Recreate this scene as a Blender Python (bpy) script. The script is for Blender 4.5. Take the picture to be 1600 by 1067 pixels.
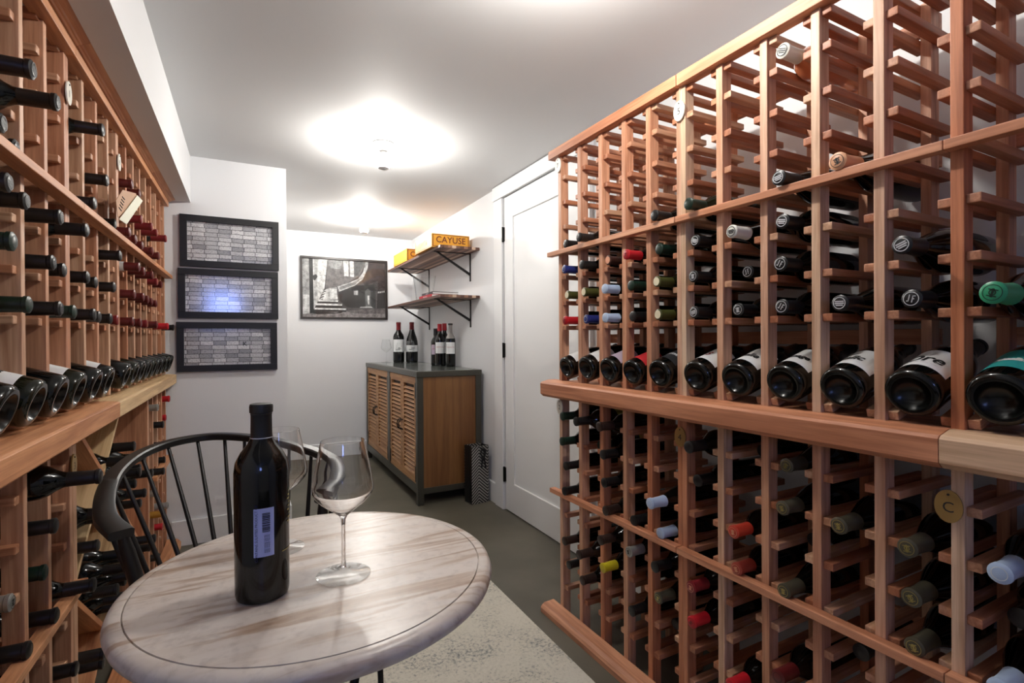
import bpy, bmesh, math, random
from mathutils import Vector, Matrix
random.seed(7)
S = bpy.context.scene
C = S.collection
for o in list(bpy.data.objects): bpy.data.objects.remove(o)
PI = math.pi

# ------------------------------------------------------------------ camera
CAMH = 1.10
yaw, pitch, roll = 0.47904893, -0.00430621, -0.00606810
cy_, sy_ = math.cos(yaw), math.sin(yaw)
fw = Vector((sy_*math.cos(pitch), cy_*math.cos(pitch), math.sin(pitch)))
rt = Vector((cy_, -sy_, 0)); up = rt.cross(fw)
rt2 = rt*math.cos(roll)+up*math.sin(roll); up2 = -rt*math.sin(roll)+up*math.cos(roll)
cam_d = bpy.data.cameras.new('camera'); cam = bpy.data.objects.new('camera', cam_d); C.objects.link(cam)
cam_d.sensor_width = 36; cam_d.lens = 18.0; cam_d.clip_start = 0.02
M = Matrix.Identity(4)
for i in range(3):
    M[i][0] = rt2[i]; M[i][1] = up2[i]; M[i][2] = -fw[i]
M[0][3], M[1][3], M[2][3] = 0, 0, CAMH
cam.matrix_world = M
S.camera = cam

# ------------------------------------------------------------------ world and exposure
w = bpy.data.worlds.new('world'); S.world = w; w.use_nodes = True
w.node_tree.nodes['Background'].inputs[0].default_value = (0.8, 0.85, 1, 1)
w.node_tree.nodes['Background'].inputs[1].default_value = 0.3
S.view_settings.view_transform = 'Standard'
S.view_settings.look = 'None'
S.view_settings.gamma = 1
S.view_settings.use_curve_mapping = False
S.view_settings.exposure = 0.36
BULB_EMIT = 720.0
WINDOW_EMIT = 10.0
CEIL = 2.105
# room constants
XR, XL, YN, YF, YB, XC = 1.489, -0.79, 3.27, 5.05, -2.2, 0.215

# ------------------------------------------------------------------ material helpers
def lin(c):
    return tuple(((v/255)/12.92 if v/255 <= 0.04045 else ((v/255+0.055)/1.055)**2.4) for v in c)+(1,)
def new_mat(name):
    m = bpy.data.materials.new(name); m.use_nodes = True
    return m, m.node_tree.nodes, m.node_tree.links, m.node_tree.nodes['Principled BSDF']
def plain(name, rgb, rough=0.5, metal=0.0, coat=0.0, bump=0.0, bscale=300, emit=0, spec=0.5, trans=0):
    m, n, l, p = new_mat(name)
    p.inputs['Base Color'].default_value = lin(rgb)
    p.inputs['Roughness'].default_value = rough
    p.inputs['Metallic'].default_value = metal
    p.inputs['Coat Weight'].default_value = coat
    p.inputs['Specular IOR Level'].default_value = spec
    p.inputs['Transmission Weight'].default_value = trans
    tc = n.new('ShaderNodeTexCoord'); nz = n.new('ShaderNodeTexNoise')
    l.new(tc.outputs['Object'], nz.inputs['Vector']); nz.inputs['Scale'].default_value = bscale
    if bump:
        b = n.new('ShaderNodeBump'); b.inputs['Strength'].default_value = bump; b.inputs['Distance'].default_value = 0.001
        l.new(nz.outputs['Fac'], b.inputs['Height']); l.new(b.outputs['Normal'], p.inputs['Normal'])
    else:
        mr = n.new('ShaderNodeMapRange'); mr.inputs[3].default_value = max(0, rough-0.04); mr.inputs[4].default_value = rough+0.04
        l.new(nz.outputs['Fac'], mr.inputs[0]); l.new(mr.outputs[0], p.inputs['Roughness'])
    if emit:
        p.inputs['Emission Color'].default_value = lin(rgb); p.inputs['Emission Strength'].default_value = emit
    return m
def wood(name, axis, tones, grain=1.0, rough=0.5, vary=True):
    """procedural wood, grain along axis 0/1/2; tones: ramp picked per object"""
    m, n, l, p = new_mat(name)
    tc = n.new('ShaderNodeTexCoord'); oi = n.new('ShaderNodeObjectInfo')
    add = n.new('ShaderNodeVectorMath'); add.operation = 'ADD'
    sc = n.new('ShaderNodeVectorMath'); sc.operation = 'SCALE'; sc.inputs[0].default_value = (13.1, 7.7, 21.3)
    l.new(oi.outputs['Random'], sc.inputs['Scale'])
    l.new(tc.outputs['Object'], add.inputs[0]); l.new(sc.outputs[0], add.inputs[1])
    mp = n.new('ShaderNodeMapping')
    s = [42, 42, 42]; s[axis] = 2.2
    mp.inputs['Scale'].default_value = [v*grain for v in s]
    l.new(add.outputs[0], mp.inputs['Vector'])
    n1 = n.new('ShaderNodeTexNoise'); n1.inputs['Scale'].default_value = 1.6; n1.inputs['Detail'].default_value = 4; n1.inputs['Distortion'].default_value = 0.6
    l.new(mp.outputs[0], n1.inputs['Vector'])
    mp2 = n.new('ShaderNodeMapping'); s2 = [230, 230, 230]; s2[axis] = 9
    mp2.inputs['Scale'].default_value = s2; l.new(add.outputs[0], mp2.inputs['Vector'])
    n2 = n.new('ShaderNodeTexNoise'); n2.inputs['Scale'].default_value = 1.2; l.new(mp2.outputs[0], n2.inputs['Vector'])
    base = n.new('ShaderNodeValToRGB'); base.color_ramp.interpolation = 'LINEAR'
    el = base.color_ramp.elements
    while len(el) < len(tones): el.new(0.5)
    for i, t in enumerate(tones):
        el[i].position = i/(len(tones)-1); el[i].color = lin(t)
    if vary: l.new(oi.outputs['Random'], base.inputs[0])
    else: base.inputs[0].default_value = 0.5
    r1 = n.new('ShaderNodeValToRGB'); r1.color_ramp.elements[0].position = 0.36; r1.color_ramp.elements[0].color = (0.62, 0.50, 0.43, 1)
    r1.color_ramp.elements[1].position = 0.6; r1.color_ramp.elements[1].color = (1.0, 1.0, 1.0, 1)
    l.new(n1.outputs['Fac'], r1.inputs[0])
    mx = n.new('ShaderNodeMix'); mx.data_type = 'RGBA'; mx.blend_type = 'MULTIPLY'; mx.inputs[0].default_value = 0.8
    l.new(base.outputs[0], mx.inputs[6]); l.new(r1.outputs[0], mx.inputs[7])
    r2 = n.new('ShaderNodeValToRGB'); r2.color_ramp.elements[0].position = 0.3; r2.color_ramp.elements[0].color = (0.80, 0.75, 0.71, 1)
    r2.color_ramp.elements[1].position = 0.62; r2.color_ramp.elements[1].color = (1, 1, 1, 1)
    l.new(n2.outputs['Fac'], r2.inputs[0])
    mx2 = n.new('ShaderNodeMix'); mx2.data_type = 'RGBA'; mx2.blend_type = 'MULTIPLY'; mx2.inputs[0].default_value = 0.7
    l.new(mx.outputs[2], mx2.inputs[6]); l.new(r2.outputs[0], mx2.inputs[7])
    l.new(mx2.outputs[2], p.inputs['Base Color'])
    p.inputs['Roughness'].default_value = rough
    b = n.new('ShaderNodeBump'); b.inputs['Strength'].default_value = 0.15; b.inputs['Distance'].default_value = 0.001
    l.new(n2.outputs['Fac'], b.inputs['Height']); l.new(b.outputs['Normal'], p.inputs['Normal'])
    return m

RT = [(208, 148, 116), (220, 180, 152), (198, 122, 80), (224, 176, 144), (210, 150, 114), (234, 206, 176), (202, 128, 88), (220, 166, 132)]
RAILT = [(190, 130, 98), (212, 158, 126), (174, 108, 76), (204, 150, 118), (220, 180, 148), (182, 118, 86), (200, 136, 100)]
LT = [(210, 154, 120), (218, 178, 148), (198, 134, 98), (222, 184, 152), (202, 142, 106), (212, 160, 126)]
WOOD_Z = wood('redwood_upright_grain', 2, RT)
WOOD_X = wood('redwood_depth_grain', 0, RAILT)
WOOD_Y = wood('redwood_long_grain', 1, [(216, 154, 118), (208, 140, 102), (220, 162, 126)], grain=0.7)
WOOD_YP = wood('pale_sapwood_long_grain', 1, [(224, 190, 156), (220, 184, 150)], grain=0.6)
WOODL_Z = wood('cedar_upright_grain', 2, LT)
WOODL_X = wood('cedar_depth_grain', 0, LT)
WOODL_Y = wood('cedar_long_grain', 1, [(210, 146, 100), (222, 164, 120)], grain=0.7)
WOODL_YP = wood('pale_cedar_long_grain', 1, [(226, 196, 150), (226, 192, 146)], grain=0.6)

def wall_mat(name, rgb, rough=0.6):
    m, n, l, p = new_mat(name)
    tc = n.new('ShaderNodeTexCoord'); nz = n.new('ShaderNodeTexNoise'); nz.inputs['Scale'].default_value = 1.5
    l.new(tc.outputs['Object'], nz.inputs['Vector'])
    r = n.new('ShaderNodeValToRGB'); c = lin(rgb)
    r.color_ramp.elements[0].color = [v*0.97 for v in c[:3]]+[1]; r.color_ramp.elements[1].color = c
    l.new(nz.outputs['Fac'], r.inputs[0]); l.new(r.outputs[0], p.inputs['Base Color'])
    p.inputs['Roughness'].default_value = rough
    n2 = n.new('ShaderNodeTexNoise'); n2.inputs['Scale'].default_value = 220; l.new(tc.outputs['Object'], n2.inputs['Vector'])
    b = n.new('ShaderNodeBump'); b.inputs['Strength'].default_value = 0.08; b.inputs['Distance'].default_value = 0.001
    l.new(n2.outputs['Fac'], b.inputs['Height']); l.new(b.outputs['Normal'], p.inputs['Normal'])
    return m
M_WALL = wall_mat('painted_wall', (226, 227, 229))
M_CEIL = wall_mat('painted_ceiling', (216, 217, 218), 0.7)
M_TRIM = plain('white_trim_paint', (232, 233, 234), 0.35)
def floor_mat():
    m, n, l, p = new_mat('grey_green_concrete')
    tc = n.new('ShaderNodeTexCoord'); nz = n.new('ShaderNodeTexNoise'); nz.inputs['Scale'].default_value = 3; nz.inputs['Detail'].default_value = 8
    l.new(tc.outputs['Object'], nz.inputs['Vector'])
    r = n.new('ShaderNodeValToRGB'); r.color_ramp.elements[0].color = lin((84, 80, 68)); r.color_ramp.elements[1].color = lin((104, 99, 86))
    r.color_ramp.elements[0].position = 0.35; r.color_ramp.elements[1].position = 0.7
    l.new(nz.outputs['Fac'], r.inputs[0]); l.new(r.outputs[0], p.inputs['Base Color'])
    p.inputs['Roughness'].default_value = 0.45
    return m
M_FLOOR = floor_mat()
M_BLACKMETAL = plain('black_iron', (24, 23, 22), 0.4, 0.5)
M_HINGE = plain('black_hinge_metal', (18, 18, 18), 0.45, 0.6)
M_CHAIR = plain('black_chair_paint', (30, 29, 28), 0.38)
M_FRAME = plain('black_picture_frame', (20, 20, 20), 0.4)
M_DFRAME = plain('dark_brown_picture_frame', (34, 26, 24), 0.4)
M_CABM = plain('dark_grey_cabinet_metal', (72, 70, 62), 0.32, 0.4)
M_CABTOP = plain('grey_glossy_cabinet_top', (104, 108, 104), 0.12, 0.2)
M_CABWOOD = wood('brown_cabinet_wood', 2, [(126, 86, 48), (130, 90, 50)], grain=0.25, rough=0.4)
M_LOUVRE = wood('light_brown_louvre_wood', 1, [(196, 150, 104), (190, 144, 98)], grain=0.7)
M_GAPSHADE = plain('louvre_gap_shade', (56, 38, 24), 0.7)  # shade between the louvre slats, put into a dark brown colour
M_SHELF = None
def shelf_mat():
    m, n, l, p = new_mat('striped_butcher_block')
    tc = n.new('ShaderNodeTexCoord'); sx = n.new('ShaderNodeSeparateXYZ'); l.new(tc.outputs['Object'], sx.inputs[0])
    mu = n.new('ShaderNodeMath'); mu.operation = 'MULTIPLY'; mu.inputs[1].default_value = 34; l.new(sx.outputs['X'], mu.inputs[0])
    fl = n.new('ShaderNodeMath'); fl.operation = 'FLOOR'; l.new(mu.outputs[0], fl.inputs[0])
    wn = n.new('ShaderNodeTexWhiteNoise'); wn.noise_dimensions = '1D'; l.new(fl.outputs[0], wn.inputs['W'])
    r = n.new('ShaderNodeValToRGB'); r.color_ramp.interpolation = 'CONSTANT'
    el = r.color_ramp.elements
    for _ in range(3): el.new(0.5)
    for i, t in enumerate([(120, 84, 66), (186, 148, 124), (92, 60, 48), (206, 176, 152), (150, 110, 88)]):
        el[i].position = i*0.2; el[i].color = lin(t)
    l.new(wn.outputs['Value'], r.inputs[0])
    mp = n.new('ShaderNodeMapping'); mp.inputs['Scale'].default_value = (160, 5, 160); l.new(tc.outputs['Object'], mp.inputs[0])
    nz = n.new('ShaderNodeTexNoise'); l.new(mp.outputs[0], nz.inputs['Vector'])
    r2 = n.new('ShaderNodeValToRGB'); r2.color_ramp.elements[0].color = (.7, .7, .7, 1); l.new(nz.outputs['Fac'], r2.inputs[0])
    mx = n.new('ShaderNodeMix'); mx.data_type = 'RGBA'; mx.blend_type = 'MULTIPLY'; mx.inputs[0].default_value = 0.8
    l.new(r.outputs[0], mx.inputs[6]); l.new(r2.outputs[0], mx.inputs[7]); l.new(mx.outputs[2], p.inputs['Base Color'])
    p.inputs['Roughness'].default_value = 0.45
    return m
M_SHELF = shelf_mat()
M_DGLASS = plain('dark_bottle_glass', (9, 11, 10), 0.08, 0, 0.0, spec=0.5)
M_OGLASS = plain('dark_olive_bottle_glass', (20, 24, 13), 0.08, 0, 0.0, spec=0.5)
M_PUNT = plain('dull_dark_punt_glass', (10, 12, 10), 0.22, 0, 0.0, spec=0.35)
def glass(name, col, rough=0.0, ior=1.45):
    m, n, l, p = new_mat(name)
    p.inputs['Base Color'].default_value = col; p.inputs['Transmission Weight'].default_value = 1
    p.inputs['Roughness'].default_value = rough; p.inputs['IOR'].default_value = ior
    nz = n.new('ShaderNodeTexNoise'); nz.inputs['Scale'].default_value = 4
    mr = n.new('ShaderNodeMapRange'); mr.inputs[3].default_value = rough; mr.inputs[4].default_value = rough+0.004
    l.new(nz.outputs['Fac'], mr.inputs[0]); l.new(mr.outputs[0], p.inputs['Roughness'])
    return m
def thin_glass(name, edge=0.5, rough=0.0, refl=1.0):
    m = bpy.data.materials.new(name); m.use_nodes = True; n = m.node_tree.nodes; l = m.node_tree.links; n.remove(n['Principled BSDF'])
    out = n['Material Output']; lw = n.new('ShaderNodeLayerWeight'); lw.inputs['Blend'].default_value = 0.35
    tr = n.new('ShaderNodeBsdfTransparent'); gl = n.new('ShaderNodeBsdfGlossy'); gl.inputs['Roughness'].default_value = rough
    r = n.new('ShaderNodeValToRGB'); r.color_ramp.elements[0].position = 0.62; r.color_ramp.elements[0].color = (0.985, 0.99, 0.99, 1); r.color_ramp.elements[1].position = 0.98; r.color_ramp.elements[1].color = (edge, edge, edge, 1)
    l.new(lw.outputs['Facing'], r.inputs[0]); l.new(r.outputs[0], tr.inputs['Color'])
    pw = n.new('ShaderNodeMath'); pw.operation = 'POWER'; pw.inputs[1].default_value = 5; lw2 = n.new('ShaderNodeLayerWeight'); lw2.inputs['Blend'].default_value = 0.5; l.new(lw2.outputs['Facing'], pw.inputs[0])
    fr = n.new('ShaderNodeMath'); fr.operation = 'MULTIPLY_ADD'; fr.inputs[1].default_value = 0.7; fr.inputs[2].default_value = 0.045; l.new(pw.outputs[0], fr.inputs[0])
    nz = n.new('ShaderNodeTexNoise'); nz.inputs['Scale'].default_value = 3
    mu = n.new('ShaderNodeMath'); mu.operation = 'MULTIPLY'; mu.inputs[1].default_value = refl; l.new(fr.outputs[0], mu.inputs[0])
    mx = n.new('ShaderNodeMixShader'); l.new(mu.outputs[0], mx.inputs[0]); l.new(tr.outputs[0], mx.inputs[1]); l.new(gl.outputs[0], mx.inputs[2]); l.new(mx.outputs[0], out.inputs['Surface'])
    return m
M_GLASS = thin_glass('clear_glass')
M_CRYSTAL = glass('clear_crystal', (1, 1, 1, 1))
M_FOOT = thin_glass('crystal_foot', 0.45, 0.0, 2.4)
M_ROSE = plain('rose_wine_glass', (226, 140, 96), 0.06, 0, 0.4, trans=0.35)
def capm(name, rgb, rough=0.35, metal=0.0): return plain(name+'_foil', rgb, rough, metal)
CAPS = {
 'black': capm('black', (22, 22, 23)), 'dark green': capm('dark_green', (18, 42, 32)), 'navy blue': capm('navy_blue', (34, 44, 110)),
 'red': capm('red', (188, 30, 40)), 'cream-topped olive': capm('olive', (70, 72, 34)), 'copper': capm('copper', (60, 34, 28)),
 'pale blue': capm('pale_blue', (178, 198, 226)), 'white': capm('white', (220, 220, 210)), 'emblem': capm('emblem_black', (19, 20, 23)),
 'peach': capm('peach', (216, 160, 122)), 'green': capm('bright_green', (44, 146, 104)), 'brown': capm('brown', (46, 32, 28)),
 'yellow': capm('yellow', (198, 180, 34)), 'silver': capm('silver', (176, 178, 174), 0.3, 0.6), 'olive': capm('olive_grey', (72, 68, 54)),
 'dark red': capm('dark_red', (120, 28, 34)), 'rust red': capm('rust_red', (160, 62, 48)), 'maroon': capm('maroon', (92, 26, 26)),
 'white-banded maroon': capm('banded_maroon', (92, 26, 26)), 'gold': capm('gold', (196, 148, 60), 0.3, 0.6), 'orange red': capm('orange_red', (190, 60, 42)),
}
M_SILVER = plain('silver_print', (214, 218, 222), 0.3, 0.3)
M_CREAM = plain('cream_print', (226, 218, 186), 0.5)
M_COPPER = plain('copper_print', (214, 150, 118), 0.35)
M_GOLD = plain('gold_print', (176, 160, 96), 0.3, 0.5)
M_INK = plain('black_ink', (20, 20, 22), 0.6)
M_REDINK = plain('red_ink', (150, 24, 30), 0.6)
M_PAPER = plain('white_label_paper', (226, 228, 228), 0.55)
M_LILAC = plain('lilac_label_paper', (176, 160, 178), 0.55)
M_REDLAB = plain('red_label_paper', (176, 32, 40), 0.5)
M_DARKLAB = plain('black_label_paper', (34, 36, 40), 0.5)
M_TEAL = plain('teal_label_paper', (46, 150, 148), 0.4)
M_YELLAB = plain('yellow_label_paper', (186, 180, 40), 0.5)
M_TAG = plain('ivory_number_tag', (232, 230, 218), 0.4)
M_TAGB = plain('brass_number_tag', (170, 138, 84), 0.35, 0.6)

# ------------------------------------------------------------------ geometry helpers
def box(bm, x0, x1, y0, y1, z0, z1, bev=0.0, mi=0):
    vs = [bm.verts.new(v) for v in ((x0,y0,z0),(x1,y0,z0),(x1,y1,z0),(x0,y1,z0),(x0,y0,z1),(x1,y0,z1),(x1,y1,z1),(x0,y1,z1))]
    fs = [bm.faces.new([vs[i] for i in f]) for f in ((0,3,2,1),(4,5,6,7),(0,1,5,4),(1,2,6,5),(2,3,7,6),(3,0,4,7))]
    for f in fs: f.material_index = mi
    if bev:
        es = list({e for f in fs for e in f.edges})
        r = bmesh.ops.bevel(bm, geom=es, offset=bev, segments=2, affect='EDGES', profile=0.6)
        for f in r['faces']: f.material_index = mi
    return fs
def obj(name, bm, mat, parent=None, smooth=False):
    bmesh.ops.recalc_face_normals(bm, faces=bm.faces[:])
    me = bpy.data.meshes.new(name); bm.to_mesh(me); bm.free()
    for m in (mat if isinstance(mat, (list, tuple)) else [mat]): me.materials.append(m)
    if smooth:
        for p in me.polygons: p.use_smooth = True
        me.set_sharp_from_angle(angle=math.radians(38))
    o = bpy.data.objects.new(name, me); C.objects.link(o)
    if parent: o.parent = parent
    return o
def link(name, me, parent=None, loc=(0,0,0)):
    o = bpy.data.objects.new(name, me); C.objects.link(o); o.location = loc
    if parent: o.parent = parent
    return o
def empty(name, loc=(0,0,0), rz=0.0):
    o = bpy.data.objects.new(name, None); C.objects.link(o); o.location = loc; o.rotation_euler = (0,0,rz); o.empty_display_size = 0.05
    return o
def tag(o, label, cat, group=None):
    o['label'] = label; o['category'] = cat
    if group: o['group'] = group
    return o
def struct(name, bm, mat, parent=None, **k):
    o = obj(name, bm, mat, parent, **k)
    if not parent: o['kind'] = 'structure'
    return o
def lathe(bm, prof, seg=32, mi=0, cap=True):
    rings = []
    for r, z in prof:
        if r < 1e-6: rings.append([bm.verts.new((0,0,z))])
        else: rings.append([bm.verts.new((r*math.cos(2*PI*k/seg), r*math.sin(2*PI*k/seg), z)) for k in range(seg)])
    for a, b in zip(rings, rings[1:]):
        for k in range(seg):
            k2 = (k+1) % seg
            va = [a[0]] if len(a) == 1 else [a[k], a[k2]]
            vb = [b[0]] if len(b) == 1 else [b[k2], b[k]]
            if len(va)+len(vb) >= 3:
                f = bm.faces.new(va+vb); f.material_index = mi
def prism(bm, pts, axis, a0, a1, mi=0):
    """extrude a 2D polygon along an axis (pts in the two other axes in order)"""
    def P(p, t):
        return {0: (t, p[0], p[1]), 1: (p[0], t, p[1]), 2: (p[0], p[1], t)}[axis]
    A = [bm.verts.new(P(p, a0)) for p in pts]; B = [bm.verts.new(P(p, a1)) for p in pts]
    n = len(pts)
    fs = [bm.faces.new(A), bm.faces.new(B[::-1])]+[bm.faces.new((A[i], A[(i+1) % n], B[(i+1) % n], B[i])) for i in range(n)]
    for f in fs: f.material_index = mi
def tube(bm, pts, r, seg=10, mi=0, rads=None):
    pts = [Vector(p) for p in pts]; rings = []
    for i, p in enumerate(pts):
        t = (pts[min(i+1, len(pts)-1)]-pts[max(i-1, 0)]).normalized()
        a = t.cross(Vector((0.13, 0.21, 1)) if abs(t.z) < 0.9 else Vector((1, 0.1, 0))).normalized(); b = t.cross(a)
        rr = rads[i] if rads else r
        rings.append([bm.verts.new(p+(a*math.cos(2*PI*k/seg)+b*math.sin(2*PI*k/seg))*rr) for k in range(seg)])
    for A, B in zip(rings, rings[1:]):
        for k in range(seg):
            f = bm.faces.new((A[k], A[(k+1) % seg], B[(k+1) % seg], B[k])); f.material_index = mi
    bm.faces.new(rings[0][::-1]).material_index = mi; bm.faces.new(rings[-1]).material_index = mi
def cat(ps, n=6):
    ps = [Vector(p) for p in ps]; out = []
    q = [ps[0]*2-ps[1]]+ps+[ps[-1]*2-ps[-2]]
    for i in range(1, len(q)-2):
        for k in range(n):
            u = k/n; a, b, c, d = q[i-1], q[i], q[i+1], q[i+2]
            out.append(0.5*((2*b)+(-a+c)*u+(2*a-5*b+4*c-d)*u*u+(-a+3*b-3*c+d)*u**3))
    out.append(ps[-1]); return out
def text_bm(bm, s, size, fn, depth=0.0003, mi=0, shear=0.0, offset=0.0):
    """letters as geometry; fn maps (x, y, h) of the flat text to 3D"""
    cu = bpy.data.curves.new('t', 'FONT'); cu.body = s; cu.size = size; cu.align_x = 'CENTER'; cu.align_y = 'CENTER'
    cu.shear = shear; cu.offset = offset; cu.resolution_u = 3
    to = bpy.data.objects.new('t', cu); C.objects.link(to)
    dg = bpy.context.evaluated_depsgraph_get(); me = bpy.data.meshes.new_from_object(to.evaluated_get(dg))
    tb = bmesh.new(); tb.from_mesh(me)
    bmesh.ops.subdivide_edges(tb, edges=[e for e in tb.edges if e.calc_length() > size*0.35], cuts=2)
    mp = {v: bm.verts.new(fn(v.co.x, v.co.y, depth)) for v in tb.verts}
    for f in tb.faces:
        try: bm.faces.new([mp[v] for v in f.verts]).material_index = mi
        except ValueError: pass
    tb.free(); bpy.data.objects.remove(to); bpy.data.curves.remove(cu); bpy.data.meshes.remove(me)

# ================================================================== ROOM
T = 0.1
def slab(name, x0, x1, y0, y1, z0, z1, mat, **k):
    bm = bmesh.new(); box(bm, x0, x1, y0, y1, z0, z1); return struct(name, bm, mat, **k)
slab('floor', XL-T, XR+T, YB-T, YF+T, -0.1, 0, M_FLOOR)
slab('ceiling', XL-T, XR+T, YB-T, YF+T, CEIL, CEIL+0.1, M_CEIL)
slab('wall_left', XL-T, XL, YB-T, YN+0.01, 0, CEIL, M_WALL)
slab('wall_near', XL-T, XC, YN, YF+T, 0, CEIL, M_WALL)
slab('wall_far', XC, XR+T, YF, YF+T, 0, CEIL, M_WALL)
# right wall with a door opening
DY0, DY1, DZ = 2.12, 2.955, 2.02
bm = bmesh.new()
box(bm, XR, XR+T, DY1, YF, 0, CEIL); box(bm, XR, XR+T, YB-T, DY0, 0, CEIL); box(bm, XR, XR+T, DY0, DY1, DZ, CEIL)
struct('wall_right', bm, M_WALL)
# wall behind the camera with a small window
WX0, WX1, WZ0, WZ1 = -0.53, -0.06, 1.40, 1.86
bm = bmesh.new()
box(bm, XL, WX0, YB-T, YB, 0, CEIL); box(bm, WX1, XR, YB-T, YB, 0, CEIL); box(bm, WX0, WX1, YB-T, YB, 0, WZ0); box(bm, WX0, WX1, YB-T, YB, WZ1, CEIL)
struct('wall_back', bm, M_WALL)
we = empty('window_1', (0, YB-0.05, WZ0)); we['kind'] = 'structure'
bm = bmesh.new()
for a in ((WX0, WX0+0.03, WZ0, WZ1), (WX1-0.03, WX1, WZ0, WZ1), (WX0+0.03, WX1-0.03, WZ0, WZ0+0.03), (WX0+0.03, WX1-0.03, WZ1-0.03, WZ1)):
    box(bm, a[0], a[1], -0.03, 0.03, a[2]-WZ0, a[3]-WZ0)
obj('window_frame', bm, M_TRIM, we)
m, n, l, p = new_mat('daylit_pane'); p.inputs['Emission Color'].default_value = (0.26, 0.38, 1.0, 1); p.inputs['Emission Strength'].default_value = WINDOW_EMIT
n.new('ShaderNodeTexNoise')
bm = bmesh.new(); box(bm, WX0+0.03, WX1-0.03, -0.01, -0.004, 0.03, WZ1-WZ0-0.03); obj('window_pane', bm, m, we)
# soffit above the left rack
bm = bmesh.new(); box(bm, XL, -0.262, YB, YN, 1.853, CEIL); struct('trim_1', bm, M_WALL)
# baseboards
def baseboard(name, x0, x1, y0, y1, ax):
    bm = bmesh.new(); box(bm, x0, x1, y0, y1, 0, 0.135, 0.003); return struct(name, bm, M_TRIM)
baseboard('baseboard_right', XR-0.016, XR, 3.083, YF, 0)
baseboard('baseboard_far', XC+0.016, XR-0.016, YF-0.016, YF, 1)
baseboard('baseboard_near', -0.36, XC+0.016, YN-0.016, YN, 1)
baseboard('baseboard_side', XC, XC+0.016, YN, YF-0.016, 0)
baseboard('baseboard_back', XL, XR, YB, YB+0.016, 1)
# door casing and door
bm = bmesh.new()
box(bm, XR-0.022, XR, DY1+0.008, DY1+0.125, 0, 2.012, 0.002)
box(bm, XR-0.022, XR, DY0-0.11, DY0-0.004, 0, 2.012, 0.002)
box(bm, XR-0.028, XR, DY0-0.12, DY1+0.135, 2.014, 2.1, 0.002)
box(bm, XR, XR+T, DY1+0.0, DY1+0.008, 0, DZ); 
struct('trim_2', bm, M_TRIM)
de = empty('door_1', (XR-0.008, DY1, 0)); de['kind'] = 'structure'
dw = DY1-DY0-0.008
bm = bmesh.new()   # leaf: rails, stiles, recessed panel; local x inward = +
y0, y1 = -dw-0.004, -0.004
sw, zt, zb = 0.115, 1.868, 0.19
box(bm, 0, 0.035, y1-sw, y1, 0.008, 2.008, 0.0015); box(bm, 0, 0.035, y0, y0+sw, 0.008, 2.008, 0.0015)
box(bm, 0, 0.035, y0+sw, y1-sw, zt, 2.008, 0.0015); box(bm, 0, 0.035, y0+sw, y1-sw, 0.008, zb, 0.0015)
box(bm, 0.011, 0.026, y0+sw-0.003, y1-sw+0.003, zb-0.003, zt+0.003)
obj('door_leaf', bm, M_TRIM, de)
for z in (1.775, 1.03, 0.23):
    bm = bmesh.new(); tube(bm, [(-0.008, 0.002, z-0.048), (-0.008, 0.002, z+0.048)], 0.007, 10)
    box(bm, -0.006, 0.0, -0.012, 0.014, z-0.045, z+0.045); obj('hinge', bm, M_HINGE, de)
bm = bmesh.new(); tube(bm, [(-0.0, y0+0.06, 0.98), (-0.035, y0+0.06, 0.98), (-0.04, y0+0.06, 0.98), (-0.06, y0+0.06, 0.98), (-0.066, y0+0.06, 0.98)], 0.01, 20, rads=[0.012, 0.011, 0.024, 0.026, 0.016])
obj('door_handle', bm, M_HINGE, de)

# ================================================================== CEILING LAMPS
m, n, l, p = new_mat('glowing_bulb_glass'); p.inputs['Base Color'].default_value = (1, 1, 1, 1)
p.inputs['Emission Color'].default_value = (1, 0.955, 0.89, 1); p.inputs['Emission Strength'].default_value = BULB_EMIT; n.new('ShaderNodeTexNoise'); M_BULB = m
M_BOWL = plain('frosted_bulb_tip', (236, 236, 234), 0.5)
M_PORC = plain('white_porcelain', (236, 236, 234), 0.2)
def lamp(x, y, label):
    t = empty('ceiling_lamp', (x, y, CEIL)); tag(t, label, 'ceiling light', 'bare bulb ceiling lights')
    bm = bmesh.new(); lathe(bm, [(0, 0), (0.055, 0), (0.057, -0.006), (0.05, -0.012), (0.028, -0.016), (0.025, -0.034), (0.022, -0.04), (0, -0.04)], 40)
    obj('lamp_holder', bm, M_PORC, t, smooth=True)
    bm = bmesh.new(); lathe(bm, [(0.0, -0.04), (0.015, -0.042), (0.0165, -0.055), (0.0215, -0.069), (0.0255, -0.078), (0.0295, -0.088)], 32); obj('unlit_bulb_top', bm, M_PORC, t, smooth=True)  # opaque upper part of the bulb, added to cut the glow on the ceiling
    bm = bmesh.new(); lathe(bm, [(0.0295, -0.088), (0.0305, -0.0915), (0.0325, -0.104), (0.031, -0.116), (0.0275, -0.1235)], 32)
    b = obj('bulb', bm, M_BULB, t, smooth=True)
    bm = bmesh.new(); lathe(bm, [(0.0275, -0.1235), (0.025, -0.127), (0.014, -0.134), (0, -0.1365)], 32)
    obj('bulb_tip', bm, M_BOWL, b, smooth=True)
lamp(0.63, 2.63, 'bare white ceiling bulb nearer the camera, in front of the wall pictures')
lamp(0.865, 4.28, 'bare white ceiling bulb farther away, near the staircase picture')
lamp(0.66, 0.98, 'bare white ceiling bulb above the round table, beyond the frame top')

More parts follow.
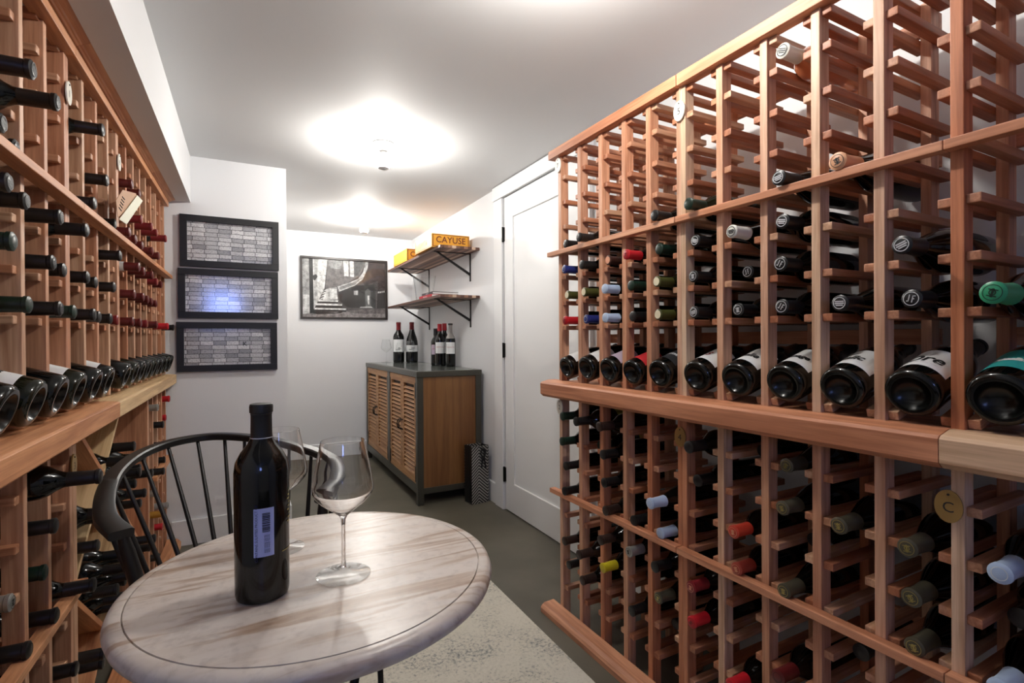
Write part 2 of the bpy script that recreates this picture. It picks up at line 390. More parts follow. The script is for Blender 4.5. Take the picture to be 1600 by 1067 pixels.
# ================================================================== WINE RACKS
RAIL_UP = [1.144, 1.242, 1.343, 1.443, 1.543, 1.64, 1.738, 1.815]
RAIL_LO = [0.790, 0.695, 0.598, 0.498, 0.402, 0.305, 0.21, 0.115]
DEP = 0.222
def rail_mesh(mat, key, L=DEP-0.004, w=0.022, h=0.017):
    bm = bmesh.new(); box(bm, -L/2, L/2, -w/2, w/2, -h/2, h/2, 0.0025)
    me = bpy.data.meshes.new('support_rail'); bm.to_mesh(me); bm.free(); me.materials.append(mat); return me
RAIL_R = rail_mesh(WOOD_X, 'r'); RAIL_L = rail_mesh(WOODL_X, 'l')
def rack_frame(sg):
    if sg > 0: return (1.129, 0.01041387)
    return (-0.4046, -0.008)
def rack(name, label, sg, posts, cols, rows, z0, z1, group, upper):
    X0, rot = rack_frame(sg)
    t = empty(name, (0, 0, 0), rot); tag(t, label, 'wine rack', group)
    mz = WOOD_Z if sg > 0 else WOODL_Z; my = WOOD_Y if sg > 0 else WOODL_Y; rm = RAIL_R if sg > 0 else RAIL_L
    def xr(a, b): return (X0+sg*a, X0+sg*b) if sg > 0 else (X0-b, X0-a)
    for (ya, yb) in posts:
        for nm, (d0, d1) in (('front_post', (0, 0.035)), ('back_post', (DEP-0.035, DEP))):
            bm = bmesh.new(); x0, x1 = xr(d0, d1); cx, cyy = (x0+x1)/2, (ya+yb)/2
            box(bm, x0-cx, x1-cx, ya-cyy, yb-cyy, 0, z1-z0, 0.0015)
            o = obj(nm, bm, mz, t); o.location = (cx, cyy, z0)
    for (ya, yb) in cols:
        for z in rows:
            for y in (ya+0.011, yb-0.011):
                o = link('support_rail', rm, t, (X0+sg*(0.006+(DEP-0.004)/2), y, z))
        if upper:   # sloping cradle rails of the display row
            for y in (ya+0.010, yb-0.010):
                bm = bmesh.new(); L = 0.2; box(bm, -L/2, L/2, -0.009, 0.009, -0.009, 0.009, 0.002)
                o = obj('cradle_rail', bm, WOOD_X if sg > 0 else WOODL_X, t); o.location = (X0+sg*0.105, y, 0.944+0.5*0.2*0.30)
                o.rotation_euler = (0, -sg*0.30, 0)
    ya, yb = min(c[0] for c in posts), max(c[1] for c in posts)
    zs = (1.79, 1.49, 1.10) if upper else (0.845, 0.45, 0.09)
    for z in zs:
        bm = bmesh.new(); x0, x1 = xr(DEP, DEP+0.014); box(bm, x0, x1, ya, yb, z-0.018, z+0.018, 0.001); obj('back_strip', bm, my, t)
    return t
def face_rail(t, sg, ya, yb, z0, z1, d0, d1, mat, name='face_rail', bev=0.002):
    X0, rot = rack_frame(sg); bm = bmesh.new()
    a, b = sorted((X0+sg*d0, X0+sg*d1)); box(bm, a, b, ya, yb, z0, z1, bev); return obj(name, bm, mat, t)
def number_tag(t, sg, y, z, txt, mat, d=-0.004, w=0.021, h=0.029, ink=M_INK):
    X0, _ = rack_frame(sg); x = X0+sg*d
    bm = bmesh.new(); s = 28
    A = [bm.verts.new((x, y+w*math.cos(2*PI*k/s), z+h*math.sin(2*PI*k/s))) for k in range(s)]
    B = [bm.verts.new((x-sg*0.003, v.co.y, v.co.z)) for v in A]
    bm.faces.new(A); bm.faces.new(B[::-1])
    for k in range(s): bm.faces.new((A[k], A[(k+1) % s], B[(k+1) % s], B[k]))
    o = obj('number_tag', bm, mat, t)
    bm = bmesh.new(); yy = -1 if sg > 0 else 1
    text_bm(bm, txt, 0.026, lambda a, b, h_: (x-sg*(0.003+h_), y+yy*a, z-0.002+b), 0.0004)
    tube(bm, [(x-sg*0.003, y, z+h*0.72), (x-sg*0.0045, y, z+h*0.72)], 0.002, 8)
    obj('tag_number', bm, ink, o)
    return o
fR = [1.719, 1.588, 1.46, 1.336, 1.22, 1.093, .952, .822, .695, .568, .442, .315, .19]
postsR = [[(f-.02, f) for f in fR[:5]]+[(1.076, 1.093)], [(1.059, 1.076)]+[(f-.02, f) for f in fR[6:10]], [(f-.02, f) for f in fR[10:]]]
colR = []
for i in range(12):
    hi = (1.059 if i == 5 else fR[i]-.02); colR.append((fR[i+1], hi))
GR = 'sections of the redwood rack on the right'
uf = rack('wine_rack', 'far section of the upper redwood rack, ending beside the white door', 1, postsR[0], colR[:5], RAIL_UP, 0.93, 1.824, GR, True)
um = rack('wine_rack', 'middle section of the upper right redwood rack, with the 5 tag', 1, postsR[1], colR[5:10], RAIL_UP, 0.93, 1.824, GR, True)
un = rack('wine_rack', 'nearest section of the upper right redwood rack, holding the green-capped bottle', 1, postsR[2], colR[10:12], RAIL_UP, 0.93, 1.824, GR, True)
lf = rack('wine_rack', 'far section of the lower right redwood rack, with pale blue caps', 1, postsR[0], colR[:5], RAIL_LO, 0.0, 0.868, GR, False)
lm = rack('wine_rack', 'middle section of the lower right redwood rack, under white-labelled display bottles', 1, postsR[1], colR[5:10], RAIL_LO, 0.0, 0.868, GR, False)
ln = rack('wine_rack', 'nearest section of the lower right redwood rack, beneath the pale ledge', 1, postsR[2], colR[10:12], RAIL_LO, 0.0, 0.868, GR, False)
for t, a, b in ((uf, 1.078, 1.765), (um, .443, 1.075), (un, .15, .442)):
    face_rail(t, 1, a, b, 1.824, 1.857, -0.018, 0.018, WOOD_Y, 'top_rail')
    face_rail(t, 1, a, b, 1.431, 1.449, -0.026, 0.0, WOOD_Y, 'middle_rail')
for t, a, b in ((lf, 1.078, 1.755), (lm, .443, 1.075), (ln, .15, .442)):
    face_rail(t, 1, a, b, 0.482, 0.500, -0.026, 0.0, WOOD_Y, 'middle_rail')
    X0, _ = rack_frame(1); bm = bmesh.new()
    prism(bm, [(X0-0.062, 0), (X0, 0), (X0, 0.036), (X0-0.045, 0.034), (X0-0.056, 0.026), (X0-0.062, 0.018)], 1, a, b+(0.015 if t is lf else 0)); obj('base_rail', bm, WOOD_Y, t)
number_tag(uf, 1, 1.712, 1.79, '7', M_TAG); number_tag(um, 1, 1.076, 1.755, '5', M_TAG)
number_tag(lf, 1, 1.708, 0.83, '2', M_TAG); number_tag(lm, 1, 1.078, 0.815, '4', M_TAGB); number_tag(ln, 1, 0.436, 0.80, 'C', M_TAGB, d=-0.022)
def ledge(label, sg, ya, yb, mat):
    X0, rot = rack_frame(sg)
    if sg < 0: X0, rot = -0.3815, 0.0
    t = empty('display_ledge', (0, 0, 0), rot); tag(t, label, 'ledge', 'moulded wooden ledges along the racks')
    pr = [(0.02, 0.868), (-0.036, 0.868), (-0.05, 0.879), (-0.0505, 0.921), (-0.044, 0.927), (-0.012, 0.935), (0.02, 0.935)]
    if sg < 0: pr = [(a, {0.927: 0.924, 0.935: 0.927}.get(b, b)) for a, b in pr]
    bm = bmesh.new(); prism(bm, [(X0+sg*a, b) for a, b in pr], 1, ya, yb)
    bmesh.ops.bevel(bm, geom=bm.edges[:], offset=0.0007, segments=1, affect='EDGES')
    obj('moulding', bm, mat, t)
    bm = bmesh.new(); a, b = sorted((X0+sg*0.02, X0+sg*DEP)); box(bm, a, b, ya+0.004, yb-0.004, 0.912, 0.926); obj('shelf_board', bm, mat, t)
    return t
ledge('long reddish wooden ledge under the display bottles, right rack, beside the door', 1, .4405, 1.783, WOOD_Y)
ledge('pale wooden ledge at the right edge, below the teal-labelled bottle', 1, .15, .4395, WOOD_YP)
# left racks
fL = [.955, 1.092, 1.228, 1.364, 1.499, 1.651]+[1.651+.13575*k for k in range(1, 5)]+[2.194+.1315*k for k in range(1, 8)]+[3.24]
def pL(i): return (fL[i]-.02, fL[i])
colL = []
for i in range(17):
    lo = fL[i]; hi = fL[i+1]-(.034 if i+1 in (5, 9) else .02); colL.append((lo, hi))
GL = 'sections of the redwood rack on the left'
ua = rack('wine_rack', 'nearest section of the upper left wooden rack, at the left edge', -1, [pL(i) for i in range(5)]+[(1.617, 1.634)], colL[0:5], RAIL_UP, 0.93, 1.812, GL, True)
ub = rack('wine_rack', 'second section of the upper left wooden rack, holding only black-capped bottles', -1, [(1.634, 1.651)]+[pL(i) for i in (6, 7, 8)]+[(2.16, 2.177)], colL[5:9], RAIL_UP, 0.93, 1.812, GL, True)
uc = rack('wine_rack', 'third section of the upper left wooden rack, where the paper neck tag hangs', -1, [(2.177, 2.194)]+[pL(i) for i in (10, 11, 12, 13)], colL[9:13], RAIL_UP, 0.93, 1.812, GL, True)
ud = rack('wine_rack', 'farthest section of the upper left wooden rack, against the picture wall', -1, [pL(i) for i in (14, 15, 16, 17)], colL[13:17], RAIL_UP, 0.93, 1.812, GL, True)
la = rack('wine_rack', 'nearest section of the lower left wooden rack, at the left edge', -1, [pL(i) for i in range(5)]+[(1.631, 1.655)], colL[0:4]+[(fL[4], 1.631)], RAIL_LO, 0.0, 0.868, GL, False)
ld = rack('wine_rack', 'far section of the lower left wooden rack, beyond the diamond bins', -1, [(2.72, 2.74)]+[pL(i) for i in (14, 15, 16, 17)], [(2.74, colL[13][1])]+colL[14:17], RAIL_LO, 0.0, 0.868, GL, False)
sections = ((ua, .935, 1.634), (ub, 1.634, 2.177), (uc, 2.177, 2.72), (ud, 2.72, 3.245))
X0L, _ = rack_frame(-1)
for t, a, b in sections:
    face_rail(t, -1, a, b-0.001, 1.812, 1.838, -0.02, 0.018, WOODL_Y, 'top_rail')
    face_rail(t, -1, a, b-0.001, 1.431, 1.449, -0.034, 0.0, WOODL_Y, 'middle_rail')
    bm = bmesh.new()
    pr = [(0.018, 1.839), (-0.024, 1.839), (-0.027, 1.842), (-0.031, 1.8425), (-0.034, 1.846), (-0.041, 1.848), (-0.05, 1.8525), (0.018, 1.8525)]
    prism(bm, [(X0L-x, z) for x, z in pr], 1, a, b-0.001); obj('crown_moulding', bm, WOODL_Y, t)
for t, a, b in ((la, .935, 1.655), (ld, 2.725, 3.245)):
    face_rail(t, -1, a, b-0.001, 0.482, 0.500, -0.03, 0.0, WOODL_Y, 'middle_rail')
    bm = bmesh.new(); prism(bm, [(X0L+0.062, 0), (X0L, 0), (X0L, 0.05), (X0L+0.045, 0.048), (X0L+0.062, 0.03)], 1, a, b-0.001); obj('base_rail', bm, WOODL_Y, t)
number_tag(ub, -1, 1.632, 1.717, '1', M_TAG); number_tag(uc, -1, 2.178, 1.715, '9', M_TAG); number_tag(la, -1, 1.645, 0.79, '3', M_TAGB)
ledge('reddish wooden ledge of the left rack, near part below large bottle bases', -1, .93, 1.875, WOODL_Y)
ledge('pale wooden ledge of the left rack, far part ending at picture wall', -1, 1.876, 3.255, WOODL_YP)
# diamond bin
t = empty('diamond_bin_rack', (0, 0, 0), -0.008); tag(t, 'lower left wooden rack of crossed boards forming diamond bins, behind the chair', 'wine rack')
for ya, yb, mm in ((1.657, 1.688, WOODL_Z), (2.700, 2.718, WOODL_Z)):
    bm = bmesh.new(); box(bm, X0L-DEP, X0L, ya-1.67, yb-1.67, 0, 0.866, 0.0015); o = obj('side_panel', bm, mm, t); o.location = (0, 1.67, 0)
def bin_board(p, q, mat):
    (ya, za), (yb, zb) = p, q; L = math.hypot(yb-ya, zb-za); ang = math.atan2(zb-za, yb-ya)
    bm = bmesh.new(); box(bm, -DEP/2, DEP/2, 0, L, -0.008, 0.008, 0.001)
    o = obj('bin_board', bm, mat, t); o.location = (X0L-0.012-DEP/2, ya, za); o.rotation_euler = (ang, 0, 0)
bin_board((1.768, .855), (2.02, .685), WOODL_Y); bin_board((2.02, .685), (2.695, .19), WOODL_Y)
bin_board((1.69, .4425), (2.02, .685), WOODL_YP); bin_board((2.02, .685), (2.255, .857), WOODL_YP)
bin_board((1.69, .4425), (2.02, .20), WOODL_Y); bin_board((2.02, .20), (2.18, .083), WOODL_Y)
bin_board((1.86, .083), (2.02, .20), WOODL_Y); bin_board((2.02, .20), (2.35, .4425), WOODL_YP)
face_rail(t, -1, 1.657, 2.72, 0.0, 0.05, -0.062, 0.0, WOODL_Y, 'base_rail')
bm = bmesh.new(); box(bm, X0L-DEP-0.01, X0L-DEP, 1.69, 2.70, 0.02, 0.86); obj('back_panel', bm, WOODL_Z, t)
# ================================================================== BOTTLES
def sc(prof, k): return [(r*k, z) for r, z in prof]
BORD = [(0, .022), (.020, .016), (.029, .005), (.0335, .0005), (.036, .002), (.0378, .008), (.038, .016), (.038, .182), (.0365, .196), (.031, .211), (.022, .224), (.0165, .236), (.0148, .25), (.0142, .29), (.0158, .2915), (.0158, .298), (.013, .300), (0, .300)]
BURG = [(0, .024), (.022, .017), (.032, .005), (.037, .0005), (.040, .002), (.0415, .008), (.0418, .014), (.0418, .135), (.040, .155), (.034, .18), (.026, .205), (.0195, .225), (.0160, .242), (.0145, .262), (.0142, .286), (.0158, .2875), (.0158, .294), (.013, .296), (0, .296)]
DISP = [(0, .024), (.020, .018), (.0295, .006), (.032, .0012), (.036, .0008), (.0395, .001), (.0435, .004), (.0455, .0095), (.046, .016), (.0462, .024), (.0462, .13), (.0445, .15), (.037, .178), (.027, .202), (.0195, .222), (.0165, .24), (.0155, .262), (.0150, .276), (.0168, .278), (.0168, .286), (.0135, .289), (0, .289)]
def capprof(prof, frac=0.245):
    L = prof[-1][1]
    top = [(r+0.0007, z) for r, z in prof if z > L-0.062 and r > 0]
    z0 = L-0.058
    return [(top[0][0]+0.0004 if top[0][1] > z0 else top[0][0], z0)]+top[:-1]+[(prof[-2][0]-0.001, L+0.0007), (0, L+0.0007)]
KIND = {'bord': BORD, 'burg': BURG, 'disp': DISP}
_mc = {}
def lmesh(key, prof, mat, name, seg=28):
    if key not in _mc:
        bm = bmesh.new(); lathe(bm, prof, seg); bmesh.ops.recalc_face_normals(bm, faces=bm.faces[:])
        me = bpy.data.meshes.new(name); bm.to_mesh(me); bm.free(); me.materials.append(mat)
        for p in me.polygons: p.use_smooth = True
        me.set_sharp_from_angle(angle=math.radians(40)); _mc[key] = me
    return _mc[key]
def disc_mesh(key, build, mats, name):
    if key not in _mc:
        bm = bmesh.new(); build(bm); me = bpy.data.meshes.new(name); bm.to_mesh(me); bm.free()
        for m in mats: me.materials.append(m)
        _mc[key] = me
    return _mc[key]
def emblem_build(style):
    def f(bm):
        def ring(r0, r1, z=0.0):
            s = 28; A = [bm.verts.new((r0*math.cos(2*PI*k/s), r0*math.sin(2*PI*k/s), z)) for k in range(s)]; B = [bm.verts.new((r1*math.cos(2*PI*k/s), r1*math.sin(2*PI*k/s), z)) for k in range(s)]
            for k in range(s): bm.faces.new((A[k], A[(k+1) % s], B[(k+1) % s], B[k]))
        def bar(x0, x1, y0, y1):
            bm.faces.new([bm.verts.new(v) for v in ((x0, y0, 0), (x1, y0, 0), (x1, y1, 0), (x0, y1, 0))])
        if style == 'solid': 
            s = 28; bm.faces.new([bm.verts.new((.0125*math.cos(2*PI*k/s), .0125*math.sin(2*PI*k/s), 0)) for k in range(s)])
        elif style == 'bars':
            ring(.0105, .0122); bar(-.0085, .0085, .0018, .0044); bar(-.009, .009, -.0022, .0006); bar(-.007, .007, -.0058, -.0034)
        elif style == 'letters':
            ring(.0112, .0126); bar(-.0045, -.0027, -.006, .007); bar(.0012, .003, -.0065, .0065); bar(.0012, .0062, .0048, .0066); bar(.0012, .005, -.0004, .0014); bar(-.0068, -.0027, -.006, -.0042)
        elif style == 'crest':
            ring(.0108, .0118); bar(-.006, .006, .0035, .005); bar(-.0015, .0015, -.007, .006); ring(.003, .0045); bar(-.006, .006, -.006, -.0045)
        elif style == 'ring': ring(.0095, .0105)
    return f
CAPSTYLE = {'black': ('ring', M_DARKLAB), 'dark green': ('ring', CAPS['dark green']), 'navy blue': ('ring', M_SILVER), 'red': ('crest', CAPS['dark red']), 'cream-topped olive': ('solid', M_CREAM),
            'copper': ('solid', M_COPPER), 'pale blue': ('ring', M_PAPER), 'white': ('bars', M_INK), 'emblem': ('bars', M_SILVER), 'peach': ('crest', M_INK), 'green': ('crest', CAPS['dark green']),
            'brown': ('ring', M_INK), 'yellow': ('ring', M_GOLD), 'silver': ('crest', M_INK), 'olive': ('crest', M_GOLD), 'dark red': ('crest', M_COPPER), 'rust red': ('crest', M_COPPER), 'maroon': ('ring', M_INK),
            'white-banded maroon': ('ring', M_INK), 'gold': ('ring', M_INK), 'orange red': ('crest', M_COPPER)}
def label_band(bm, r, z0, z1, a0, a1, mi=0, seg=24, eps=0.0005):
    r += eps; prev = None
    for k in range(seg+1):
        a = a0+(a1-a0)*k/seg; v = (bm.verts.new((r*math.cos(a), r*math.sin(a), z0)), bm.verts.new((r*math.cos(a), r*math.sin(a), z1)))
        if prev: bm.faces.new((prev[0], v[0], v[1], prev[1])).material_index = mi
        prev = v
CATN = {'emblem': 'black'}
def bottle(kind, base, axis, upv, cap, label, group, glassm=None, lab=None, writing=None, style=None, name='wine_bottle', k=1.0, lab_z=None, tint='d', emblem=True):
    """base: world point, axis: world direction base->cap, upv: direction the label faces"""
    ax = Vector(axis).normalized(); x = Vector(upv); x = (x-ax*x.dot(ax)).normalized(); y = ax.cross(x)
    t = bpy.data.objects.new(name, None); C.objects.link(t); t.empty_display_size = 0.03
    mm = Matrix.Identity(4)
    for i in range(3): mm[i][0], mm[i][1], mm[i][2], mm[i][3] = x[i], y[i], ax[i], base[i]
    t.matrix_world = mm
    if k != 1.0: t.scale = (k, k, k)
    tag(t, label, 'wine bottle', group)
    gm = glassm or M_DGLASS; prof = KIND[kind]
    gb = lmesh((kind, gm.name), prof, gm, 'glass_body', 40 if kind == 'disp' else 28)
    if kind == 'disp' and len(gb.materials) == 1:
        gb.materials.append(M_PUNT)
        for p_ in gb.polygons:
            c_ = p_.center
            if math.hypot(c_.x, c_.y) < .0312 and c_.z < .03: p_.material_index = 1
    link('glass_body', gb, t)
    co = link('capsule', lmesh((kind, 'cap', cap), capprof(prof), CAPS[cap], 'capsule', 20), t)
    L = prof[-1][1]
    if emblem:
        st, mt = CAPSTYLE[cap]; st = style or st
        e = link('cap_emblem', disc_mesh(('e', st, mt.name), emblem_build(st), [mt], 'cap_emblem'), co, (0, 0, L+0.0014))
        e.rotation_euler = (0, 0, -PI/2+random.uniform(-.55, .45) if st != 'solid' else 0)
    if cap == 'white-banded maroon':
        bm = bmesh.new(); label_band(bm, 0.0155, L-0.072, L-0.045, 0, 2*PI, seg=20, eps=0.0012); obj('white_band', bm, M_PAPER, co)
    if lab:
        bm = bmesh.new(); r = max(p[0] for p in prof); z0, z1 = lab_z or (0.055, 0.135)
        label_band(bm, r, z0, z1, -1.15, 1.15); lo = obj('label', bm, lab, t)
        if writing: writing(lo, r, z0, z1)
    return t
def world(sg, d, y, z):
    """rack frame (d metres behind the post fronts, y along the rack) -> world"""
    X0, rot = rack_frame(sg); x = X0+sg*d
    return Vector((x*math.cos(rot)-y*math.sin(rot), x*math.sin(rot)+y*math.cos(rot), z))
def worlddir(sg, d, y, z):
    X0, rot = rack_frame(sg); x = sg*d
    return Vector((x*math.cos(rot)-y*math.sin(rot), x*math.sin(rot)+y*math.cos(rot), z))
ORD = ['first', 'second', 'third', 'fourth', 'fifth', 'sixth', 'seventh', 'eighth', 'ninth', 'tenth', 'eleventh', 'twelfth', 'thirteenth', 'fourteenth', 'fifteenth', 'sixteenth', 'seventeenth']
def capz(row, upper): return (1.1715+0.0983*row) if upper else (0.803-0.0962*row)
def lying(sg, col, row, upper, p, cap, kind='bord', style=None, lab=None, glassm=None, dy=0, L=None, k=1.0):
    c = colR[col] if sg > 0 else colL[col]; y = (c[0]+c[1])/2+dy
    z = capz(row, upper); LL = KIND[kind][-1][1]*k
    base = world(sg, LL-p, y, z); ax = worlddir(sg, -1, 0, 0)
    side = 'right' if sg > 0 else 'left'
    n = col if sg > 0 else 16-col
    rp = ORD[row]+' row '+('above' if upper else 'under')+' the ledge'
    cn = {'emblem': 'silver-emblem black'}.get(cap, cap)
    lb = f'{cn} capped bottle, {side} rack, {rp}, {ORD[n]} column from far end'
    if len(lb.split()) > 16: lb = f'{cn} capped bottle, {side} rack, {rp}, {ORD[n]} column from far'
    return bottle(kind, base, ax, (random.uniform(-.5, .5)*0, random.uniform(-.12, .12), 1), cap, lb, f'bottles lying in the {side} rack', glassm=glassm, lab=lab, style=style, k=k)
R = [(0,3,.019,'black'),(0,2,.026,'navy blue'),(0,1,.012,'cream-topped olive'),(0,0,.024,'red'),
(1,3,.049,'black'),(1,2,.038,'black'),(1,1,.027,'cream-topped olive'),(1,0,.019,'navy blue'),
(2,2,.017,'copper'),(2,1,.034,'pale blue'),(2,0,.032,'pale blue'),
(3,2,.041,'red'),(3,1,.023,'dark green'),(3,0,.016,'black'),
(4,3,.037,'black'),(4,2,.019,'dark green'),(4,1,.028,'cream-topped olive'),(4,0,.023,'cream-topped olive'),
(5,3,.048,'dark green'),(5,2,.022,'emblem'),(5,1,.030,'emblem'),(5,0,.028,'emblem'),
(6,2,.035,'white'),(6,1,-.025,'emblem'),(6,0,.012,'emblem'),
(7,3,.037,'emblem'),(7,2,.024,'emblem'),(7,1,.031,'emblem'),(7,0,.027,'emblem'),(7,6,.021,'white'),
(8,3,.030,'peach'),(8,0,.023,'emblem'),(9,1,.051,'emblem'),(9,0,.017,'emblem'),(10,0,.044,'green')]
for c, r, p, cap in R:
    kind = 'burg' if (c in (8, 9, 10) or (c, r) in ((7, 3), (6, 2), (4, 2))) else 'bord'
    gl = M_OGLASS if cap in ('cream-topped olive', 'dark green') else None
    lb = M_DARKLAB if (c >= 6 and r in (1, 2)) else None
    st = {(6, 1): 'letters', (7, 1): 'letters', (9, 0): 'letters', (6, 0): 'crest', (5, 0): 'bars', (5, 1): 'crest', (7, 0): 'letters'}.get((c, r))
    if (c, r) == (7, 6): gl = M_ROSE; lb = M_PAPER
    kk = 1.12 if cap in ('peach', 'green') else (1.04 if c >= 7 else 1.0)
    lying(1, c, r, True, p, cap, kind, style=st, lab=lb, glassm=gl, k=kk)
RL = [(0,0,.039,'dark green'),(0,1,.042,'dark green'),(0,2,.025,'black'),(0,3,.032,'black'),(0,5,.033,'brown'),(0,6,.013,'black'),
(1,0,.067,'black'),(1,1,-.04,'dark green'),(1,5,.058,'brown'),(1,6,.043,'brown'),
(2,0,.061,'brown'),(2,1,.046,'black'),(2,2,.041,'black'),(2,3,.036,'brown'),(2,4,.058,'brown'),(2,5,.048,'yellow'),
(3,3,.017,'black'),(3,4,.037,'silver'),(3,6,.027,'black'),
(4,2,.060,'pale blue'),(4,3,.020,'pale blue'),(4,4,.043,'black'),(4,5,.029,'olive'),
(5,0,.052,'black'),(5,1,.018,'black'),(5,4,.045,'dark red'),(5,5,.043,'red'),
(6,2,.034,'orange red'),(6,3,.023,'rust red'),(6,6,.046,'red'),
(7,0,.013,'olive'),(7,1,.028,'olive'),(7,3,.024,'olive'),(7,5,.046,'maroon'),
(8,1,.030,'olive'),(9,1,.035,'olive'),(9,2,.022,'olive'),(9,3,.011,'olive'),(10,1,.020,'pale blue'),(10,3,.023,'pale blue'),
(10,2,-.06,'black'),(3,5,-.05,'black'),(4,6,-.04,'black'),(8,4,-.05,'black'),(6,0,-.08,'black'),(7,2,-.09,'black')]
for c, r, p, cap in RL:
    lying(1, c, r, False, p, cap, 'burg' if cap in ('olive', 'pale blue') else 'bord', lab=(M_YELLAB if (c, r) in ((1, 0), (1, 1)) else None), k=1.06 if c >= 8 else 1.0)
LU = [(1,4,.077,'black'),(2,4,.074,'black'),(1,3,.038,'black'),(2,3,.013,'black'),(1,2,.045,'black'),(2,2,.027,'black'),(1,1,.05,'dark green'),(2,0,.03,'dark green'),
(3,2,.043,'black'),(4,2,.057,'black'),(3,1,.03,'black'),(4,1,.014,'black'),(5,1,.024,'black'),(6,1,.012,'black'),(7,1,.028,'black'),(7,2,.044,'black'),
(3,0,.041,'black'),(4,0,.032,'dark green'),(5,0,.037,'black'),(6,0,.019,'black'),(7,0,.019,'black'),(5,5,.059,'black'),(6,4,.04,'black'),(5,3,.04,'black'),(7,3,.031,'black'),
(9,5,.031,'white-banded maroon'),(10,5,.032,'maroon'),(10,4,.037,'dark red'),(8,3,.046,'maroon'),(9,3,.04,'maroon'),(10,3,.039,'maroon'),(11,3,.052,'maroon'),(12,3,.056,'maroon'),
(11,4,.051,'dark red'),(12,4,.05,'dark red'),(13,4,.066,'dark red'),(9,2,.049,'white-banded maroon'),(10,2,.044,'maroon'),(11,2,.052,'maroon'),(13,2,.031,'dark red'),(14,2,.031,'maroon'),
(9,1,.035,'white-banded maroon'),(10,1,.041,'maroon'),(11,1,.036,'maroon'),(12,1,.03,'maroon'),(13,1,.028,'maroon'),
(8,0,.012,'dark red'),(9,0,.03,'white-banded maroon'),(10,0,.032,'maroon'),(11,0,.031,'dark red'),(12,0,.047,'maroon'),(14,0,.055,'red'),(16,0,.048,'black')]
for c, r, p, cap in LU:
    lying(-1, c, r, True, p, cap, glassm=M_OGLASS if cap == 'dark green' else None, style='bars' if (cap == 'black' and c < 4) else None)
LLW = [(3,0,.107,'black'),(3,1,.030,'black'),(3,2,.012,'dark green'),(3,3,.03,'black'),(4,3,.065,'black'),(2,3,.025,'black'),(2,2,.0,'silver'),(4,5,.03,'black'),(3,5,.02,'black'),
(16,0,.027,'red'),(13,0,.03,'silver'),(16,1,.01,'red'),(14,1,.033,'black'),(14,2,.04,'black'),(15,3,.021,'black'),(13,3,.051,'black'),(13,4,.019,'silver'),(14,5,.047,'silver'),(13,5,.05,'gold'),(14,6,.025,'red'),(13,7,.03,'black')]
for c, r, p, cap in LLW: lying(-1, c, r, False, p, cap)

# display bottles: base towards the aisle, neck up at the back
def disp(sg, col, who, lab=None, words=None, ink=M_INK, first=None, k=1.0, z=0.0, gm=None, size=0.026, dots=False, p=0.022):
    c = colR[col] if sg > 0 else colL[col]; y = (c[0]+c[1])/2; th = 0.30
    r = 0.0462*k
    base = world(sg, -p, y, 0.944+r/math.cos(th)*0.985+z); ax = worlddir(sg, math.cos(th), 0, math.sin(th))
    def writing(lo, r, z0, z1):
        bm = bmesh.new(); zc = z0+(z1-z0)*.42
        # the words read from the aisle: x of text runs around the bottle, up of text runs towards the neck
        sgn = 1 if sg > 0 else 1
        def fn(a, b, h):
            ang = a/(r+0.001); rr = r+0.0006+h
            return (rr*math.cos(ang), rr*math.sin(ang), zc+b)
        mts = [ink]
        text_bm(bm, words, size, fn, 0.0004, shear=0.15, offset=0.0011)
        obj('label_writing', bm, ink, lo)
        if first:
            bm = bmesh.new(); text_bm(bm, first, size*1.1, lambda a, b, h: fn(a-size*0.5*len(words)*0.55-size*0.25, b, h), 0.0005, shear=0.25, offset=0.0008); obj('red_initial', bm, M_REDINK, lo)
        bm = bmesh.new(); text_bm(bm, '. . . . . . . . . .' if dots else '— — — —', size*0.3, lambda a, b, h: fn(a, b-0.02, h), 0.0004); obj('small_print', bm, M_PAPER if dots else M_LILAC, lo)
    up = worlddir(sg, -0.3, 0, 1)
    return bottle('disp', base, ax, up, 'black', who, 'bottles lying on the display rows', lab=lab, writing=writing if words else None, k=k, glassm=gm, emblem=False,
                  name='display_bottle', lab_z=(0.034, 0.118))
DR = 'on the right display shelf'
disp(1, 0, 'white-labelled bottle lying base-first, far end of the right display shelf', M_PAPER, k=.92)
disp(1, 1, 'second bottle from the far end on the right display shelf, narrow white label', M_PAPER, k=.98)
disp(1, 2, 'lilac-labelled bottle lying base-first on the right display shelf', M_LILAC, k=.96)
disp(1, 3, 'red-labelled bottle lying base-first on the right display shelf', M_REDLAB, k=.93)
disp(1, 4, 'black-labelled bottle with grey lettering, left of the pale double post, right shelf', M_DARKLAB, 'RESERVE', ink=M_SILVER, k=.98, size=.014)
disp(1, 5, 'white-labelled bottle with maroon initial, just right of the double post', M_PAPER, 'S', ink=M_REDINK, size=.03)
disp(1, 6, 'white-labelled display bottle, its blackletter word half hidden by the post', M_PAPER, 'Italie', size=.028)
disp(1, 7, 'display bottle whose white label reads Homage', M_PAPER, 'omage', first='H', size=.023)
disp(1, 8, 'display bottle whose white label reads Malic, beside the Dre bottle', M_PAPER, 'alic', first='M', size=.030)
disp(1, 9, 'display bottle whose white label reads Dre in black letters', M_PAPER, 'Dre', size=.040, k=1.02)
disp(1, 10, 'teal-labelled display bottle at the right edge of the photo', M_TEAL, 'Riesling', ink=M_PAPER, size=.016, k=1.04, dots=True)
